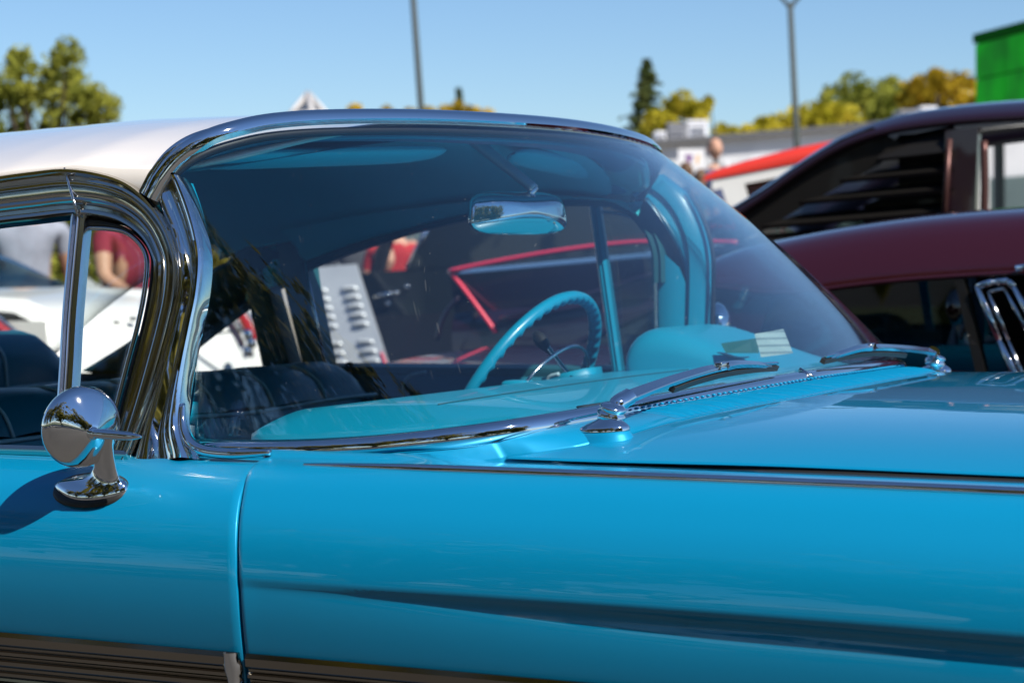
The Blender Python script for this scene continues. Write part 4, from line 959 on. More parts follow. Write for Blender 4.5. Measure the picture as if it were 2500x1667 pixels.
# ---- dark louvred fastback, near side at Y=3.55, tail towards -X
fb = empty('fastback_coupe', (0, 4.45, 0)); tag(fb, 'almost black fastback coupe with louvred quarter window and red tail edging', 'car')
fbp = pm('dark_plum_paint', (.016, .004, .010), .3, 0, 1.)
YN, YM, YR = 3.55, 4.45, 3.90
def L3(px, py, dy=0.): return at(px, py, y=YN+dy)
cr0, cr1 = L3(1100, 662), L3(2300, 556)
def zcr(X): return cr0[2]+(cr1[2]-cr0[2])*(X-cr0[0])/(cr1[0]-cr0[0]) if X < cr1[0] else cr1[2]-.10*(X-cr1[0])**1.2
Xs = np.linspace(cr0[0], cr0[0]+4.6, 40)
for s_ in (-1, 1):
    G = []
    for X in Xs:
        zt = zcr(X)
        G.append([(X, YM+s_*(.90-a), zt+h) for a, h in [(.34, .012), (.20, .012), (.10, .006), (.04, -.004), (.0, -.012), (.0, -.03), (.03, -.15), (.01, -.18), (.0, -.22), (.02, -.40), (.0, -.62), (.05, -.85), (.10, -.98)]])
    MB().grid(G).build('body_side', fbp, fb, sharp=35)
G = [[(X, YM+y, zcr(X)+.012+.03*(1-(y/.6)**2)) for y in np.linspace(-.58, .58, 15)] for X in Xs[::2]]
MB().grid(G).build('deck', fbp, fb)
G = []
for z, dx in [(cr0[2]+.012, 0), (1.12, .06), (1.05, .09), (.98, .08), (.90, .03), (.80, .0), (.5, .03)]:
    G.append([(cr0[0]-.05*(1-(y/.9)**2)+dx, YM+y, z) for y in np.linspace(-.90, .90, 21)])
MB().grid(G).build('tail_panel', marb, fb)
edge = pm('red_edge_trim', (.75, .03, .07), .3, 0, .6)
MB().tube(cr([L3(1800, 592, -.012), L3(1620, 590, -.012), L3(1500, 596, -.012), L3(1350, 615, -.012), L3(1200, 641, -.012), L3(1103, 661, -.012), L3(1098, 664, 0)], 50), .009, 8).build('red_edge_line', edge, fb)
MB().tube(cr([L3(1100, 664, -.005), L3(1150, 728, -.005), L3(1210, 810, -.005)], 14), .009, 8).build('red_edge_line', edge, fb)
p0, p1 = L3(1182, 900, -.02), L3(1268, 884, -.02)
bevel(MB().box((p0+p1)/2, (abs(p1[0]-p0[0]), .06, .045)).build('tail_lamp', redl, fb, smooth=False), .01)
MB().box((cr0[0]-.02, YM-.4, .95), (.05, .5, .10)).build('tail_lamp', redl, fb, smooth=False)
MB().tube(cr([L3(1066, 830, .0), L3(1085, 770, -.01), L3(1120, 725, -.01)], 10), .008, 8).build('tail_edge', fbp, fb)
for pts in ([(1225, 778), (1420, 725), (1620, 662)], [(1260, 905), (1450, 820), (1640, 735)]):
    MB().tube(cr([L3(a, b, -.01) for a, b in pts], 14), .018, 8, flat=.7).build('quarter_crease', fbp, fb)
rs = [(1690, 560), (1780, 512), (1850, 468), (1930, 412), (2000, 366), (2060, 334), (2120, 311), (2200, 291), (2300, 277), (2400, 268), (2500, 262), (2620, 256)]
rp_ = cr([at(a, b, y=YR) for a, b in rs], 44); fe = rp_[-1]
rp_ = np.vstack([rp_, [(fe[0]+t, YR, fe[2]+.012-.12*max(0, t-.5)**2) for t in (.15, .35, .55, .75, .95)]])
G = []
for p in rp_: G.append([(p[0], YM+y, p[2]+.055*(1-(abs(y)/.58)**2.2)-.03*max(0, abs(y)-.50)/.08) for y in np.r_[-.58, -.55, -.50, np.linspace(-.40, .40, 9), .50, .55, .58]])
solid(MB().grid(G).build('roof', fbp, fb), .02, -1)
def fplate(name, pts, y, mat, th=.014): return solid(mesh(name, [at(*q, y=y) for q in pts], [tuple(range(len(pts)))], mat, fb, smooth=False), th, 0)
for q in ([(1790, 600), (2330, 556), (2330, 530), (1860, 578)], [(1860, 556), (2330, 518), (2330, 496), (1950, 528)], [(1950, 497), (2330, 464), (2330, 444), (2045, 475)], [(2050, 444), (2330, 418), (2330, 394), (2150, 420)], [(2140, 392), (2330, 372), (2330, 310), (2190, 340)]):
    P = [at(*q[0], y=YR-.03), at(*q[1], y=YR-.03), at(*q[2], y=YR+.03), at(*q[3], y=YR+.03)]
    solid(mesh('louvre_slat', P, [(0, 1, 2, 3)], marb, fb, smooth=False), .014, 0)
fplate('quarter_dark_sheet', [(2195, 330), (2330, 320), (2330, 570), (2110, 570), (2110, 500), (2195, 470)], YR+.16, marb)  # dark sheet added behind the slats so the slots look shaded
G = [[at(a, b, y=YR), at(c_, d_, y=YR)] for (a, b), (c_, d_) in [((1700, 556), (1790, 600)), ((1790, 508), (1870, 560)), ((1870, 458), (1960, 505)), ((1960, 395), (2060, 450)), ((2050, 342), (2150, 400)), ((2130, 310), (2200, 350))]]
MB().grid(G).build('sail_panel', marb, fb)
MB().tube([at(2318, 340, y=YR-.03), at(2306, 540, y=YR-.05)], .010, 8).build('door_edge', M['bronze'], fb)
fplate('door_post', [(2312, 320), (2392, 312), (2384, 545), (2302, 548)], YR-.01, fbp, .04)
MB().tube(cr([at(2402, 345, y=YR-.02), at(2404, 450, y=YR-.03), at(2402, 540, y=YR-.03)], 8), .014, 8).build('window_channel', M['bronze'], fb)
MB().box((cr1[0]+.75, YM, 1.10), (1.1, 1.0, .45)).build('seat_backs', pm('dark_cabin', (.012, .011, .010), .8), fb, smooth=False)
for X in (cr0[0]+.8, cr0[0]+3.6):
    for s_ in (-1, 1): wheel(fb, (X, YM+s_*.76, .33), side=s_)

# ---- maroon coupe parked alongside, only its roof and side windows clear the blue hood
mc_ = empty('maroon_coupe', (.6, 2.6, 0)); tag(mc_, 'dark maroon coupe with a smooth low roof parked right beside the blue car', 'car')
rl_ = [(1640, 706), (1690, 664), (1740, 636), (1800, 616), (1880, 599), (2050, 568), (2250, 542), (2500, 523), (2700, 512)]
rr_ = cr([at(a, b, y=2.02) for a, b in rl_], 50); fe = rr_[-1]
rr_ = np.vstack([rr_, [(fe[0]+t, 2.02, fe[2]+.004-.10*max(0, t-.3)**2) for t in (.15, .35, .6, .85)]])
G = []
for i, p in enumerate(rr_):
    dr = .135*smooth((i+6)/26)
    sec = [(-.135, -dr-.012), (-.140, -dr), (-.130, -dr*.86), (-.105, -dr*.60), (-.07, -dr*.32), (-.035, -dr*.12), (0, 0), (.06, .012), (.18, .024), (.58, .034)]
    sec += [(1.16-a, h) for a, h in sec[-2::-1]]
    G.append([(p[0], 2.02+a, p[2]+h) for a, h in sec])
solid(MB().grid(G).build('roof', mar, mc_), .012, -1)
MB().tube([(p[0], 2.02-.142, p[2]-.135*smooth((i+6)/26)-.006) for i, p in enumerate(rr_[4:-3], 4)], .006, 8).build('drip_rail', mar, mc_)
def mplate(name, pts, y, mat, th=.02, y2=None): return solid(mesh(name, [at(*q, y=y) for q in pts], [tuple(range(len(pts)))], mat, mc_, smooth=False), th, 0)
mplate('rear_pillar', [(1700, 690), (1900, 695), (1800, 960), (1560, 960)], 1.90, mar)
mplate('window_post', [(2330, 672), (2352, 670), (2420, 960), (2396, 960)], 1.885, marb)
solid(mesh('side_window', [at(*q, y=1.895) for q in [(1900, 694), (2380, 668), (2480, 960), (1800, 960)]], [(0, 1, 2, 3)], M['tint'], mc_, smooth=False), .005, 0)
dkc = pm('dark_upholstery', (.012, .010, .009), .85)
bevel(MB().box((-.15, 2.60, .80), (1.5, 1.2, .28)).build('cabin_tub', dkc, mc_, smooth=False), .05)
MB().box((-.3, 3.28, 1.02), (2.6, .02, .34)).build('far_side_lining', dkc, mc_, smooth=False)
hr0 = at(2230, 800, y=2.3); bevel(MB().box(hr0+np.array([0, 0, -.06]), (.10, .26, .24)).build('seat_back', pm('grey_upholstery', (.05, .055, .055), .8), mc_), .04)
# chrome vent window frame
vo_ = [at(*p, y=1.872) for p in [(2385, 698), (2425, 688), (2462, 686), (2475, 700), (2560, 850), (2600, 960), (2500, 960), (2440, 830), (2385, 698)]]
mbq = MB()
for i in range(len(vo_)-1): mbq.tube([vo_[i], vo_[i]*.5+vo_[i+1]*.5, vo_[i+1]], .0085, 10)
vfm = mbq.build('vent_frame', M['chrome'], mc_)
vi_ = [at(*p, y=1.875) for p in [(2412, 712), (2452, 704), (2520, 830), (2560, 950), (2510, 950), (2462, 830), (2412, 712)]]
mbq = MB()
for i in range(len(vi_)-1): mbq.tube([vi_[i], vi_[i+1]], .005, 8)
mbq.build('inner_frame', M['stainless'], vfm)
h0 = at(2482, 655, y=1.862); MB().tube(cr([h0, h0+np.array([.05, -.006, .004]), h0+np.array([.3, -.006, .010])], 12), .009, 8).build('roof_gutter_trim', M['chrome'], mc_)
for s_ in (-1, 1):
    G = [[(X, 2.60+s_*(.74+a), z) for a, z in [(-.05, .945), (.02, .94), (.08, .90), (.11, .80), (.10, .6), (.05, .3)]] for X in np.linspace(-1.9, 2.6, 16)]
    MB().grid(G).build('body_side', mar, mc_)
G = [[(X, 2.60+y, .945+.02*(1-(y/.7)**2)) for y in np.linspace(-.70, .70, 9)] for X in np.linspace(-1.9, -.95, 6)]; MB().grid(G).build('trunk_lid', mar, mc_)
G = [[(X, 2.60+y, .945+.02*(1-(y/.7)**2)) for y in np.linspace(-.70, .70, 9)] for X in np.linspace(1.3, 2.6, 6)]; MB().grid(G).build('bonnet', mar, mc_)
G = []
a0 = rr_[0]
for t in np.linspace(0, 1, 8): G.append([(a0[0]*(1-t)+(-1.25)*t, 2.60+y*(.44*(1-t)+.62*t), a0[2]*(1-t)+.95*t+.02*math.sin(t*3.14)) for y in np.linspace(-1, 1, 9)])
solid(MB().grid(G).build('rear_window', M['tint'], mc_), .005, 0)
for X in (-1.2, 1.9):
    for s_ in (-1, 1): wheel(mc_, (X, 2.60+s_*.72, .33), side=s_)

# ---- black pickup cab further back
pk = empty('pickup_truck', (-4.2, 6.8, 0)); tag(pk, 'glossy black pickup truck parked beyond the fastback coupe', 'truck')
YP = 6.0
def pp_(px, py, y=YP): return at(px, py, y=y)
def plate(name, pts, mat, th=.05, nx=0, y=YP):
    o = mesh(name, [pp_(*p, y) for p in pts], [tuple(range(len(pts)))], mat, pk, smooth=False); solid(o, th, 0); return o
plate('door_panel', [(765, 678), (985, 660), (1600, 620), (1640, 960), (770, 960)], blk, .06)
plate('cab_quarter', [(1045, 553), (1100, 500), (1560, 470), (1600, 622), (996, 662)], blk, .06)
plate('sill_band', [(900, 770), (1640, 745), (1640, 960), (900, 960)], M['gap'], .02, y=YP-.045)
o = MB().tube([pp_(1046, 553, YP-.03), pp_(994, 655, YP-.03)], .014, 8).build('window_post', M['stainless'], pk)
plate('window_pillar', [(945, 560), (966, 552), (932, 668), (908, 670)], M['gap'], .05)
MB().tube([pp_(760, 655), pp_(905, 582), pp_(1050, 545), pp_(1120, 520)], .02, 8).build('window_rail', M['gap'], pk)
G = [[(X, 6.0+y, 1.62+.04*(1-((y-.8)/.8)**2)) for y in np.linspace(0, 1.5, 9)] for X in np.linspace(-4.9, -3.6, 8)]
solid(MB().grid(G).build('cab_roof', blk, pk), .04, -1)
MB().box((-3.9, 6.9, .72), (1.9, 1.6, .6)).build('cab_floor_pan', M['gap'], pk, smooth=False)
MB().box((-1.9, 6.85, .80), (2.0, 1.5, .55)).build('hood', blk, pk)
hp = pp_(915, 724, YP-.06); hq = pp_(958, 716, YP-.06)
MB().tube([hp, hp*.5+hq*.5+np.array([0, -.015, 0]), hq], .011, 8).build('door_handle', M['chrome'], pk)
for a, b in ((969, 715), (995, 700), (948, 741)): MB().sphere(pp_(a, b, YP-.035), .014, 8).build('lock_barrel', M['chrome'], pk)
for X in (-4.3, -1.5):
    for y in (6.1, 7.5): wheel(pk, (X, y, .36), .36)
# ---- louvred bare metal panel leaning on the truck
lp = empty('louvred_panel', at(860, 900, y=5.6)*np.array([1, 1, 0])); tag(lp, 'bare grey metal panel with two columns of pressed louvres leaning on the truck', 'metal panel')
pmet = pm('bare_metal', (.70, .71, .72), .42, .45, noise=(6, (.60, .61, .63), 6))
Y3 = 5.62
c4 = [at(744, 655, y=Y3+.30), at(871, 645, y=Y3+.30), at(985, 1000, y=Y3), at(838, 1010, y=Y3)]
eu = c4[1]-c4[0]; ev = c4[3]-c4[0]
c4l = [c4[0], c4[1], c4[2]+(c4[2]-c4[1])*1.2, c4[3]+(c4[3]-c4[0])*1.2]
solid(mesh('sheet', c4l, [(0, 1, 2, 3)], pmet, lp, smooth=False), .006, 0)
nrm_ = np.cross(eu, ev); nrm_ /= np.linalg.norm(nrm_); nrm_ = nrm_ if nrm_@(CAM-c4[0]) > 0 else -nrm_
rows = [.165, .228, .290, .352, .415, .535, .600, .665, .73, .80, .87, .94]
un = eu/np.linalg.norm(eu); vn = ev/np.linalg.norm(ev)
for cx_ in (.17, .73):
    for v_ in rows:
        if v_ > 1: continue
        l0 = c4[0]*(1-v_)+c4[3]*v_; r0_ = c4[1]*(1-v_)+c4[2]*v_; c = l0*(1-cx_)+r0_*cx_+np.array([0, 0, .0])
        mbl = MB(); G = []
        for q in np.linspace(0, math.pi, 9):
            hgt = math.sin(q)**.6
            G.append([c+un*(-.046*math.cos(q))-vn*.018, c+un*(-.046*math.cos(q))+nrm_*.022*hgt*.7-vn*.004, c+un*(-.046*math.cos(q))+nrm_*.028*hgt+vn*.012, c+un*(-.046*math.cos(q))+vn*.0125])
        mbl.grid(G).build('louvre', pmet, lp)
MB().tube([c4[0]*.06+c4[1]*.0+c4[2]*.62+c4[1]*.32+nrm_*.01, c4[2]*.93+c4[1]*.07+nrm_*.01], .006, 6).build('red_streak', edge, lp)

# ---- white finned car, tail towards us, seen through the door window
wc = empty('finned_car', at(330, 700, d=11.2)*np.array([1, 1, 0]), 0); tag(wc, 'white finned classic car with red tail lamps behind the blue car', 'car')
DW = 10.6
ca = at(70, 820, d=10.2); cb = at(598, 800, d=10.9)   # the two tail corners
ax_y = (cb-ca)*np.array([1, 1, 0]); WW = np.linalg.norm(ax_y); ax_y /= WW; ax_x = np.array([-ax_y[1], ax_y[0], 0]); ax_x = ax_x if ax_x@FWD > 0 else -ax_x
ax_x = ax_x*.80-ax_y*.60; ax_x /= np.linalg.norm(ax_x)
mid = (ca+cb)/2; mid[2] = 0
def wl_(x, y, z): return mid+ax_x*x+ax_y*y+np.array([0, 0, z])
hw = WW/2
G = []
for x, zz, zf in [(-.12, .60, .60), (-.12, .80, .82), (-.06, .93, 1.02), (.05, 1.00, 1.07), (.4, 1.06, 1.10), (.9, 1.12, 1.12), (1.5, 1.14, 1.12)]:
    G.append([wl_(x, y*hw, zz+(zf-zz)*smooth((abs(y)-.72)/.2)-.06*smooth((abs(y)-.93)/.1)-(0 if x < 0 else .0)) for y in np.linspace(-1.04, 1.04, 41)])
MB().grid(G).build('trunk_and_tail', wht, wc, sharp=60)
for s_ in (-1, 1):
    G = [[wl_(x, s_*hw*1.04, zz) for zz in (.45, .65, .82, .97)] for x in (-.12, .4, 1.0, 2.2, 3.6)]
    MB().grid(G).build('rear_flank', wht, wc)
    lampp = cr([at(*q, d=10.15) for q in [(-40, 768), (0, 800), (40, 835), (65, 868), (80, 905)]] if s_ < 0 else [at(*q, d=10.75) for q in [(560, 728), (582, 762), (602, 793), (622, 832)]], 20)
    MB().tube(lampp, np.linspace(.020, .028, 20), 10, flat=1.).build('tail_lamp', redl, wc)
    MB().tube(lampp+RGT*.036+np.array([0, 0, .012]), .011, 8).tube(lampp-RGT*.036-np.array([0, 0, .012]), .011, 8).build('lamp_bezel', M['chrome'], wc)
    ql = [at(604, 818, d=10.6), at(612, 838, d=10.6), at(603, 858, d=10.6)] if s_ > 0 else [at(60, 900, d=10.1), at(75, 920, d=10.1)]
    for q in ql: MB().sphere(q, .03, 10).build('reverse_lamp', M['chrome'], wc)
MB().tube(cr([wl_(-.20, y*hw, .62) for y in np.linspace(-1.05, 1.05, 9)], 20), .07, 10).build('rear_bumper', M['chrome'], wc)
G = [[wl_(x, y*hw*(.80-.12*(z-1.1)), z) for y in np.linspace(-1, 1, 11)] for x, z in [(.85, 1.12), (1.15, 1.26), (1.5, 1.38), (1.7, 1.42)]]
solid(MB().grid(G).build('rear_window', M['tint'], wc), .006, 0)
G = [[wl_(x, y*hw*.72, z+.04*(1-y*y)) for y in np.linspace(-1, 1, 11)] for x, z in [(1.7, 1.42), (2.4, 1.46), (3.1, 1.42)]]
solid(MB().grid(G).build('roof', wht, wc), .03, -1)
G = [[wl_(x, y*hw*.95, 1.06) for y in (-1, 1)] for x in (1.4, 3.6)]; MB().grid(G).build('cabin_deck', pm('blue_cabin', (.03, .12, .22), .6), wc)
sm_ = cr([at(*q, d=10.55) for q in [(480, 818), (540, 813), (592, 806)]], 8); MB().tube(sm_, .006, 6).build('trunk_seam', M['gap'], wc)
dk = pm('grey_badge', (.12, .12, .12), .4)
for px, py in ((238, 798), (283, 788), (325, 778)):
    v = ray(px, py); MB().sphere(at(px, py, d=10.45), (.022, .022, .012), 6).build('trunk_badge', dk, wc)

# ---- red and white four wheel drive
A_ = at(1738, 404, d=13.2); B_ = at(2160, 322, d=13.0); zt = A_[2]; slp = (B_[2]-A_[2])/np.linalg.norm((B_-A_)[:2])
ux = (B_-A_)*np.array([1, 1, 0]); LL = np.linalg.norm(ux); ux /= LL; uy = np.array([-ux[1], ux[0], 0]); uy = uy if uy@FWD > 0 else -uy
org4 = np.array([A_[0], A_[1], 0])
def s4(x, y, z): return org4+ux*x+uy*y+np.array([0, 0, z+slp*x*min(1, max(0, z)/1.2)])
suv = empty('off_roader', s4(1.6, .85, 0)); tag(suv, 'red off-road wagon with white window frames behind the maroon coupe', 'car')
G = []
for x in np.r_[-.05, 0, .06, .2, np.linspace(.5, LL-.3, 8), LL, LL+.3]:
    e = min(1, (x+.05)/.5)**.5
    G.append([s4(x, y, zt-.085+h*(.35+.65*e)) for y, h in [(-.01, 0), (-.012, .03), (-.005, .06), (.03, .085), (.12, .10), (.85, .12), (1.55, .10), (1.66, .085), (1.70, .06), (1.71, .03), (1.71, 0)]])
MB().grid(G).build('roof', redp, suv, sharp=50)
for y in (0, 1.68):
    MB().add([s4(x, y+dy, z) for x, z in [(0, zt-.15), (LL+.3, zt-.15), (LL+.3, zt-.085), (0, zt-.085)] for dy in (0, .05)], [(0, 2, 4, 6), (1, 7, 5, 3), (0, 1, 3, 2), (4, 5, 7, 6), (2, 3, 5, 4), (0, 6, 7, 1)]).build('gutter_band', wht, suv, smooth=False)
    for xa, xb, wd in ((.06, .19, .085), (1.55, 1.55, .06), (LL, LL, .07)):
        MB().add([s4(x, y+dy, z) for x, z in [(xa, zt-.15), (xa+wd*1.6, zt-.15), (xb+wd*1.6, zt-.62), (xb, zt-.62)] for dy in (0, .05)], [(0, 2, 4, 6), (1, 7, 5, 3), (0, 1, 3, 2), (4, 5, 7, 6), (2, 3, 5, 4), (0, 6, 7, 1)]).build('window_pillar', wht, suv, smooth=False)
    MB().add([s4(x, y+.02+dy, z) for x, z in [(.1, zt-.15), (LL, zt-.15), (LL, zt-.62), (.2, zt-.62)] for dy in (0, .006)], [(0, 2, 4, 6), (1, 7, 5, 3)]).build('side_window', M['tint'], suv, smooth=False)
MB().tube([s4(.42, .0, zt-.16), s4(.42, 0, zt-.62)], .012, 6).build('window_divider', M['stainless'], suv)
bevel(MB().box(s4(LL/2, .85, (zt-.62+.5)/2), (LL+.5, 1.72, zt-.62-.5), np.stack([ux, uy, [0, 0, 1]], 1)).build('body', redp, suv, smooth=False), .05)
MB().box(s4(-.35, .85, zt-.68), (.6, 1.5, .12), np.stack([ux, uy, [0, 0, 1]], 1)).build('spare_cover', wht, suv, smooth=False)
MB().lathe([(.001, .02), (.03, .015), (.035, 0)], s4(1.95, -.012, zt-.04), -uy, 16).build('round_badge', wht, suv)
for x in (.5, LL-.2):
    for y in (.1, 1.6): 
        c = s4(x, y, .38); a = MB().lathe([(.2, -.1), (.36, -.1), (.38, 0), (.36, .1), (.2, .1), (.2, -.1)], c, uy, 26).build('wheel', tyre, suv); MB().lathe([(.0005, .09), (.19, .07), (.2, 0)], c, -uy, 20).build('rim', wht, a)
# ================================================================== people
def clothm(n, c): return pm(n, c, .85, noise=(14, tuple(q*.8 for q in c), 4))
skin = pm('skin', (.55, .30, .20), .55, noise=(30, (.50, .26, .17), 3)); skin['k'] = 1
hairs = {'brown': pm('brown_hair', (.10, .05, .022), .6), 'dark': pm('dark_hair', (.02, .015, .012), .6), 'grey': pm('grey_hair', (.25, .23, .21), .6)}
def person(base, face, shirt, pants, label, pose='stand', hair='dark', h=1.76, group=None, shoulder=1., sleeve=.5, bald=False, belly=0.):
    """continuous skinned body in local coordinates (x right, y forward); face: heading of the body in radians"""
    k = h/1.76; root = empty('person', base, face-math.pi/2); tag(root, label, 'person', group)
    J = {}; E_ = []; Rr = {}; Tg = {}
    def j(n, p, r, par=None, t='shirt'):
        J[n] = np.array(p)*k; Rr[n] = (r[0]*k, r[1]*k); Tg[n] = t
        if par: E_.append((par, n))
    bend = .16 if pose == 'lean' else 0.
    j('pel', (0, -bend*.3, .95), (.155, .115), None, 'pants'); j('wai', (0, .0+belly*.3, 1.08), (.15+belly*.2, .11+belly*.5), 'pel', 'shirt'); j('che', (0, bend*.6, 1.30), (.17, .115+belly*.2), 'wai'); j('nkb', (0, bend*1.0, 1.46), (.085, .075), 'che')
    j('nec', (0, bend*1.2+.01, 1.53), (.055, .055), 'nkb', 'skin'); 
    for s_, n in ((-1, 'l'), (1, 'r')):
        j('sh'+n, (s_*.19*shoulder, bend*.9, 1.42), (.07, .07), 'che')
        if pose == 'lean':
            el, ha = ((s_*.27, bend+.12, 1.17), (s_*.14, bend+.36, 1.03))
        elif pose == 'rest' and s_ > 0:
            el, ha = ((s_*.27, .02, 1.16), (s_*.30, .16, .93))
        else: el, ha = ((s_*.27, -.02, 1.14), (s_*.28, .08, .90))
        m_ = np.array(J['sh'+n]/k)*(1-sleeve)+np.array(el)*sleeve
        j('ua'+n, m_, (.058, .058), 'sh'+n); j('el'+n, el, (.046, .046), 'ua'+n, 'skin'); j('fm'+n, np.array(el)*.55+np.array(ha)*.45, (.042, .042), 'el'+n, 'skin'); j('wr'+n, ha, (.03, .026), 'fm'+n, 'skin')
        d_ = np.array(ha)-np.array(el); d_ /= np.linalg.norm(d_); j('pa'+n, np.array(ha)+d_*.075, (.038, .022), 'wr'+n, 'skin')
        j('hi'+n, (s_*.10, -bend*.3, .88), (.10, .105), 'pel', 'pants'); j('kn'+n, (s_*.11, .03, .50), (.068, .07), 'hi'+n, 'pants'); j('ca'+n, (s_*.11, .0, .30), (.06, .062), 'kn'+n, 'pants'); j('an'+n, (s_*.11, -.02, .09), (.045, .05), 'ca'+n, 'pants'); j('to'+n, (s_*.125, .17, .035), (.042, .034), 'an'+n, 'shoe')
    names = list(J); me = bpy.data.meshes.new('body'); me.from_pydata([tuple(J[n]) for n in names], [(names.index(a), names.index(b)) for a, b in E_], []); me.update()
    o = bpy.data.objects.new('body', me); COL.objects.link(o)
    sk = o.modifiers.new('skin', 'SKIN'); sk.use_smooth_shade = True
    if not me.skin_vertices: me.skin_vertices.new()
    for i, n in enumerate(names):
        me.skin_vertices[0].data[i].radius = Rr[n] if not np.isscalar(Rr[n]) else (Rr[n], Rr[n]); me.skin_vertices[0].data[i].use_root = (n == 'pel')
    subd(o, 2); dg = bpy.context.evaluated_depsgraph_get(); dg.update()
    ev = bpy.data.meshes.new_from_object(o.evaluated_get(dg)); bpy.data.objects.remove(o)
    V = [np.array(v.co) for v in ev.vertices]; F = [tuple(f.vertices) for f in ev.polygons]; tg = []
    P = np.array([J[n] for n in names]); seg = [(J[a], J[b], Tg[b] if b != 'uar' and b != 'ual' else 'shirt') for a, b in E_]
    def near(c):
        best = (9, 'shirt')
        for a, b, t in seg:
            ab = b-a; q = np.clip((c-a)@ab/(ab@ab), 0, 1); dd = np.linalg.norm(c-(a+ab*q))
            if dd < best[0]: best = (dd, t)
        return best[1]
    idx = {'shirt': 0, 'pants': 1, 'skin': 2, 'shoe': 3}
    for f in F: tg.append(idx[near(np.mean([V[i] for i in f], axis=0))])
    mb = MB(); mb.V = V; mb.F = F
    def addt(m2, t): 
        n0 = len(mb.F); mb.add(m2.V, m2.F); tg.extend([t]*(len(mb.F)-n0))
    for s_, n in ((-1, 'l'), (1, 'r')):      # five fingers leaving the palm
        pa, wr = J['pa'+n], J['wr'+n]; d_ = (pa-wr)/np.linalg.norm(pa-wr); sd = np.cross(d_, [0, 0, 1.]); sd = np.array([0, 1., 0]) if np.linalg.norm(sd) < .4 else sd/np.linalg.norm(sd); cu = np.cross(sd, d_)
        for i, L in enumerate((.066, .078, .074, .058)):
            r0 = pa+sd*(i-1.5)*.019*k+d_*.012*k; m2 = MB().tube(cr([r0-d_*.02, r0+d_*L*.45, r0+d_*L*.8-cu*.012, r0+d_*L-cu*.03], 8), np.linspace(.0092, .0066, 8)*k, 7); addt(m2, 2)
        r0 = wr+sd*.026*s_+d_*.02; addt(MB().tube(cr([r0-sd*.01*s_, r0+sd*.022*s_+d_*.02, r0+sd*.032*s_+d_*.055], 7), np.linspace(.012, .008, 7)*k, 7), 2)
    # head with brow, nose, ears, chin
    hc_ = J['nec']+np.array([0, .02, .155])*k; Gh = []
    for a in np.linspace(.03, math.pi-.03, 18):
        ring = []
        for b in np.linspace(0, 2*math.pi, 24, endpoint=False):
            x, y, z = math.sin(a)*math.cos(b), math.sin(a)*math.sin(b), math.cos(a)
            jaw = 1-.26*smooth((-z-.1)/.8); nose = .022*math.exp(-((x/.16)**2+((z+.12)/.20)**2))*(y > 0); eye = -.008*math.exp(-(((abs(x)-.38)/.17)**2+((z-.08)/.12)**2))*(y > 0); mo = -.004*math.exp(-((x/.3)**2+((z+.46)/.06)**2))*(y > 0)
            ring.append(hc_+np.array([x*.078*jaw, y*.098*(1-.12*smooth((-z-.2)/.8)*(y < 0))+nose+eye+mo, z*.122])*k)
        Gh.append(ring)
    addt(MB().grid(Gh, cv=True), 2)
    for s_ in (-1, 1): addt(MB().sphere(hc_+np.array([s_*.080, -.005, -.005])*k, np.array([.012, .022, .032])*k, 7), 2)
    LOCAL[0] = True
    bo = mesh('body', mb.V, mb.F, [shirt, pants, skin, M['dark']], root)
    bo.data.polygons.foreach_set('material_index', tg)
    if True:      # hair: cap over the back and top (or a fringe round a bald crown)
        Gr = []
        for a in np.linspace(.02 if not bald else 1.05, 1.75, 10):
            ring = []
            for b in np.linspace(0, 2*math.pi, 24, endpoint=False):
                x, y, z = math.sin(a)*math.cos(b), math.sin(a)*math.sin(b), math.cos(a)
                front = smooth((y-.25)/.4)*smooth((a-.75)/.4); q = 1.10-.16*front-.06*(bald)
                ring.append(hc_+np.array([x*.078*q, y*.098*q-.006, z*.122*q+.004])*k)
            Gr.append(ring)
        MB().grid(Gr, cv=True).build('hair', hairs[hair], bo)
    LOCAL[0] = False
    return root
def gp_(px, py, d): p = at(px, py, d=d); return (p[0], p[1], 0)
jeans = clothm('blue_jeans', (.04, .07, .14)); kh = clothm('dark_trousers', (.035, .035, .04))
toC = math.atan2(-FWD[1], -FWD[0])
person(gp_(60, 620, 12.9), toC+.25, clothm('pale_grey_shirt', (.36, .37, .45)), kh, 'person in a pale grey shirt with one arm down beside the white car', 'rest', 'brown', 1.80, shoulder=1.12)
person(gp_(318, 640, 12.6), toC+.55, clothm('burgundy_shirt', (.27, .018, .045)), kh, 'person in a burgundy shirt leaning forward over the white car', 'lean', 'dark', 1.74, belly=.10, shoulder=1.2)
person(gp_(1743, 400, 25)[:2]+(.75,), toC+.4, clothm('navy_shirt', (.05, .07, .15)), jeans, 'bald man in a navy shirt beside the feather flag', 'stand', 'dark', 1.80, bald=True)
person(gp_(1678, 440, 25.4)[:2]+(.75,), toC-2.2, clothm('dark_blue_jacket', (.04, .06, .11)), jeans, 'brown haired person in a dark blue jacket below the notice board', 'stand', 'brown', 1.55)
person(gp_(1710, 470, 24.6)[:2]+(.75,), toC+2.6, clothm('teal_top', (.08, .22, .26)), jeans, 'person in a teal top next to the red off-road wagon', 'stand', 'brown', 1.44)
person(gp_(878, 620, 15.5), toC+.2, clothm('charcoal_shirt', (.05, .05, .055)), jeans, 'person in a charcoal shirt seen through the truck windows', 'stand', 'dark', 1.36*1.2)
person(gp_(972, 620, 14.5), toC-.3, clothm('red_shirt', (.55, .03, .03)), kh, 'person in a red shirt seen through the truck windows', 'stand', 'grey', 1.62)
person(gp_(1005, 640, 16), toC, clothm('pale_blue_shirt', (.42, .58, .70)), jeans, 'person in a pale blue shirt seen through the truck windows', 'stand', 'dark', 1.6)
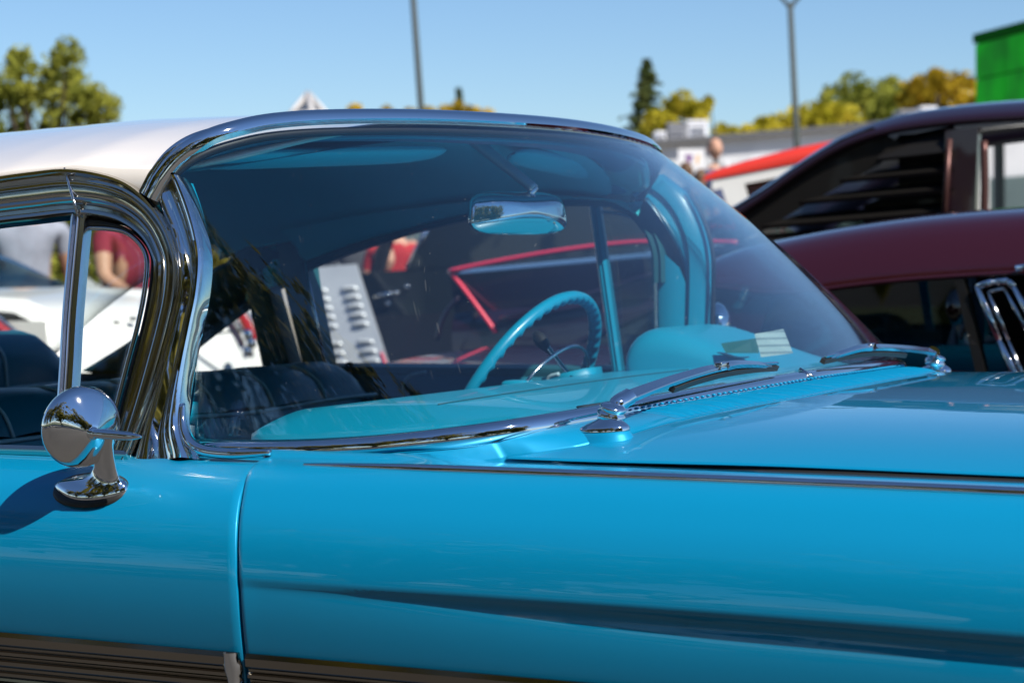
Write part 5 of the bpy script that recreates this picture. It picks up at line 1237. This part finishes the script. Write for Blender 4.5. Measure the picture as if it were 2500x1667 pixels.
person(gp_(935, 650, 13.3), toC+.6, clothm('orange_shirt', (.75, .22, .03)), jeans, 'child in an orange shirt seen through the truck windows', 'stand', 'brown', 1.30)
